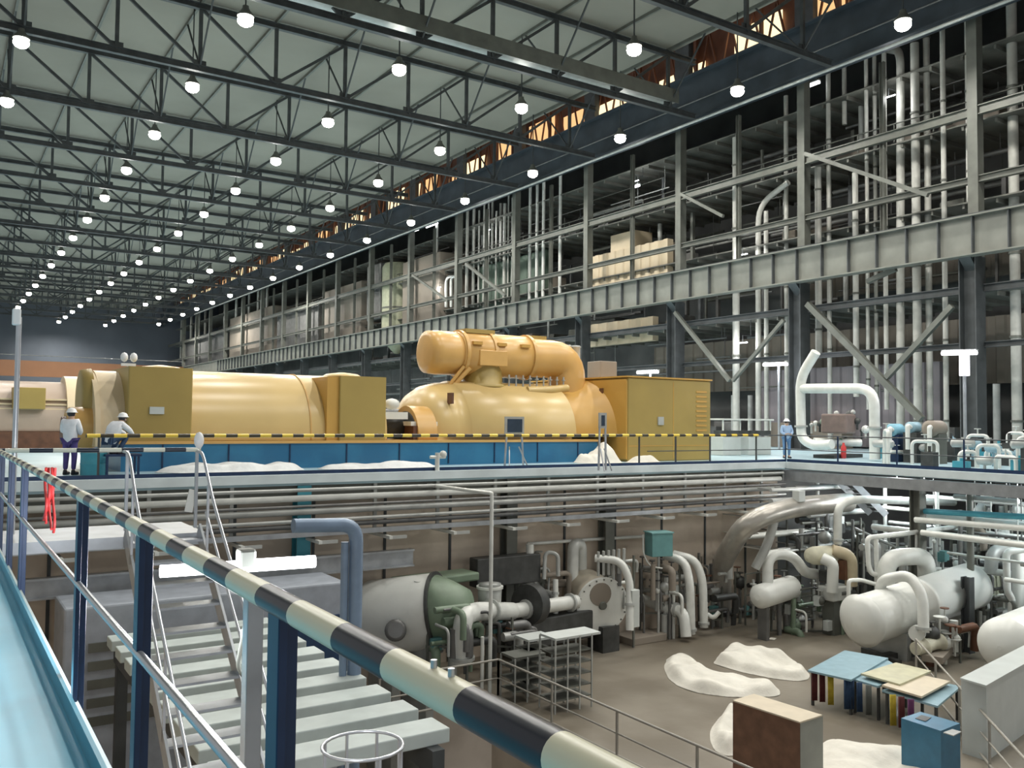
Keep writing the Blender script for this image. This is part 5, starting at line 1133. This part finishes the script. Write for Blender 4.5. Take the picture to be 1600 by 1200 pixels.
# lattice racks
def rack(px, py, h, L, lab, ang=.0, topm=CABW):
    a = P(px, py, Z=FL+h); t = thing('storage_rack', lab, 'rack', (a.x, a.y, FL))
    part('top', MB().cbox((a.x+L/2, a.y+.35, FL+h), (L, .7, .06)), topm, t)
    for i in range(int(L/.4)+1):
        for k in (0, .7): part('upright', MB().bar((a.x+i*.4, a.y+k, FL), (a.x+i*.4, a.y+k, FL+h), .035), PIPEG, t)
    for z in (.3, .6, .9, 1.2, 1.5):
        if z < h: part('shelf', MB().box((a.x, a.y, FL+z), (a.x+int(L/.4)*.4, a.y+.7, FL+z+.03)), STEEL2, t)
    return t
rack(868, 1000, 1.9, 1.5, 'tall open lattice rack with a white top, right of two')
rack(826, 1002, 1.5, .9, 'lower open lattice rack with a white top, left of two')
rack(805, 1030, 1.2, 1.0, 'low dark rack before the lattice racks', topm=STEEL2)
# slatted platform below the lamp
PZ0 = -3.1
t = thing('slatted_platform', 'pale slatted steel platform seen through the handrail below the tube lamp', 'platform', (5.5, 16.5, -10))
for i in range(9):
    y = 11.8 + i*1.02; part('slat', MB().box((3.25, y, PZ0-.22), (6.7, y+.58, PZ0)), LEDGE, t, bev=.02)
for x in (3.5, 6.4): part('beam', MB().bar((x, 11.6, PZ0-.4), (x, 20.6, PZ0-.4), .2, .36), STEEL, t)
for x in (3.5, 6.4):
    for y in (11.9, 20.2): part('leg', MB().bar((x, y, -10), (x, y, PZ0-.58), .22), STEEL, t)
t = thing('ventilation_box', 'grey-blue ventilation housing behind the slatted platform, under the deck', 'ventilation', (6, 22.4, -3))
part('body', MB().box((2.5, 21.3, -10), (9.0, 23.0, -2.6)), mat('grey_blue_housing', (.34, .37, .42), .5), t, bev=.05)
for i in range(5): part('louvre', MB().box((3.0, 21.25, -5.2+i*.4), (7.2, 21.3, -5.0+i*.4)), STEEL2, t)
part('dark_door', MB().box((7.5, 21.22, -5.4), (8.8, 21.3, -3.4)), NAVY, t)
single('machine_plate', MB().box((5.5, 5.6, -9.2), (10.5, 8.0, -8.9)), LEDGE, 'flat pale machine cover at the bottom of the opening', 'cover', bev=.04)
single('machine_plate', MB().box((10.0, 9.0, -8.4), (12.4, 13.5, -8.1)), PIPEG, 'pale slab below the grey three-bar railing', 'cover', bev=.04)
a = P(567, 1165, D=9.2); t = thing('ladder_cage', 'round hoop cage of a ladder at the bottom of the picture', 'ladder', (a.x, a.y, a.z-1.6))
for k in range(3):
    z = a.z - k*.55; pts = [Vector((a.x + .42*math.cos(i*math.pi/12), a.y + .42*math.sin(i*math.pi/12), z)) for i in range(25)]
    part('hoop', MB().tube(pts, .018, 8, cap=False), SILV, t)
for i in range(8): th = i*math.pi/4; part('bar', MB().bar((a.x+.42*math.cos(th), a.y+.42*math.sin(th), a.z-4), (a.x+.42*math.cos(th), a.y+.42*math.sin(th), a.z), .025), SILV, t)
# machines against the left under-deck
single('floor_beam', MB().ibeam((0.9, 23.5, -2.5), (12.0, 23.5, -2.5), .25, .5, .05), GREYS, 'long grey beam under the pipe rack at the left', 'beam')
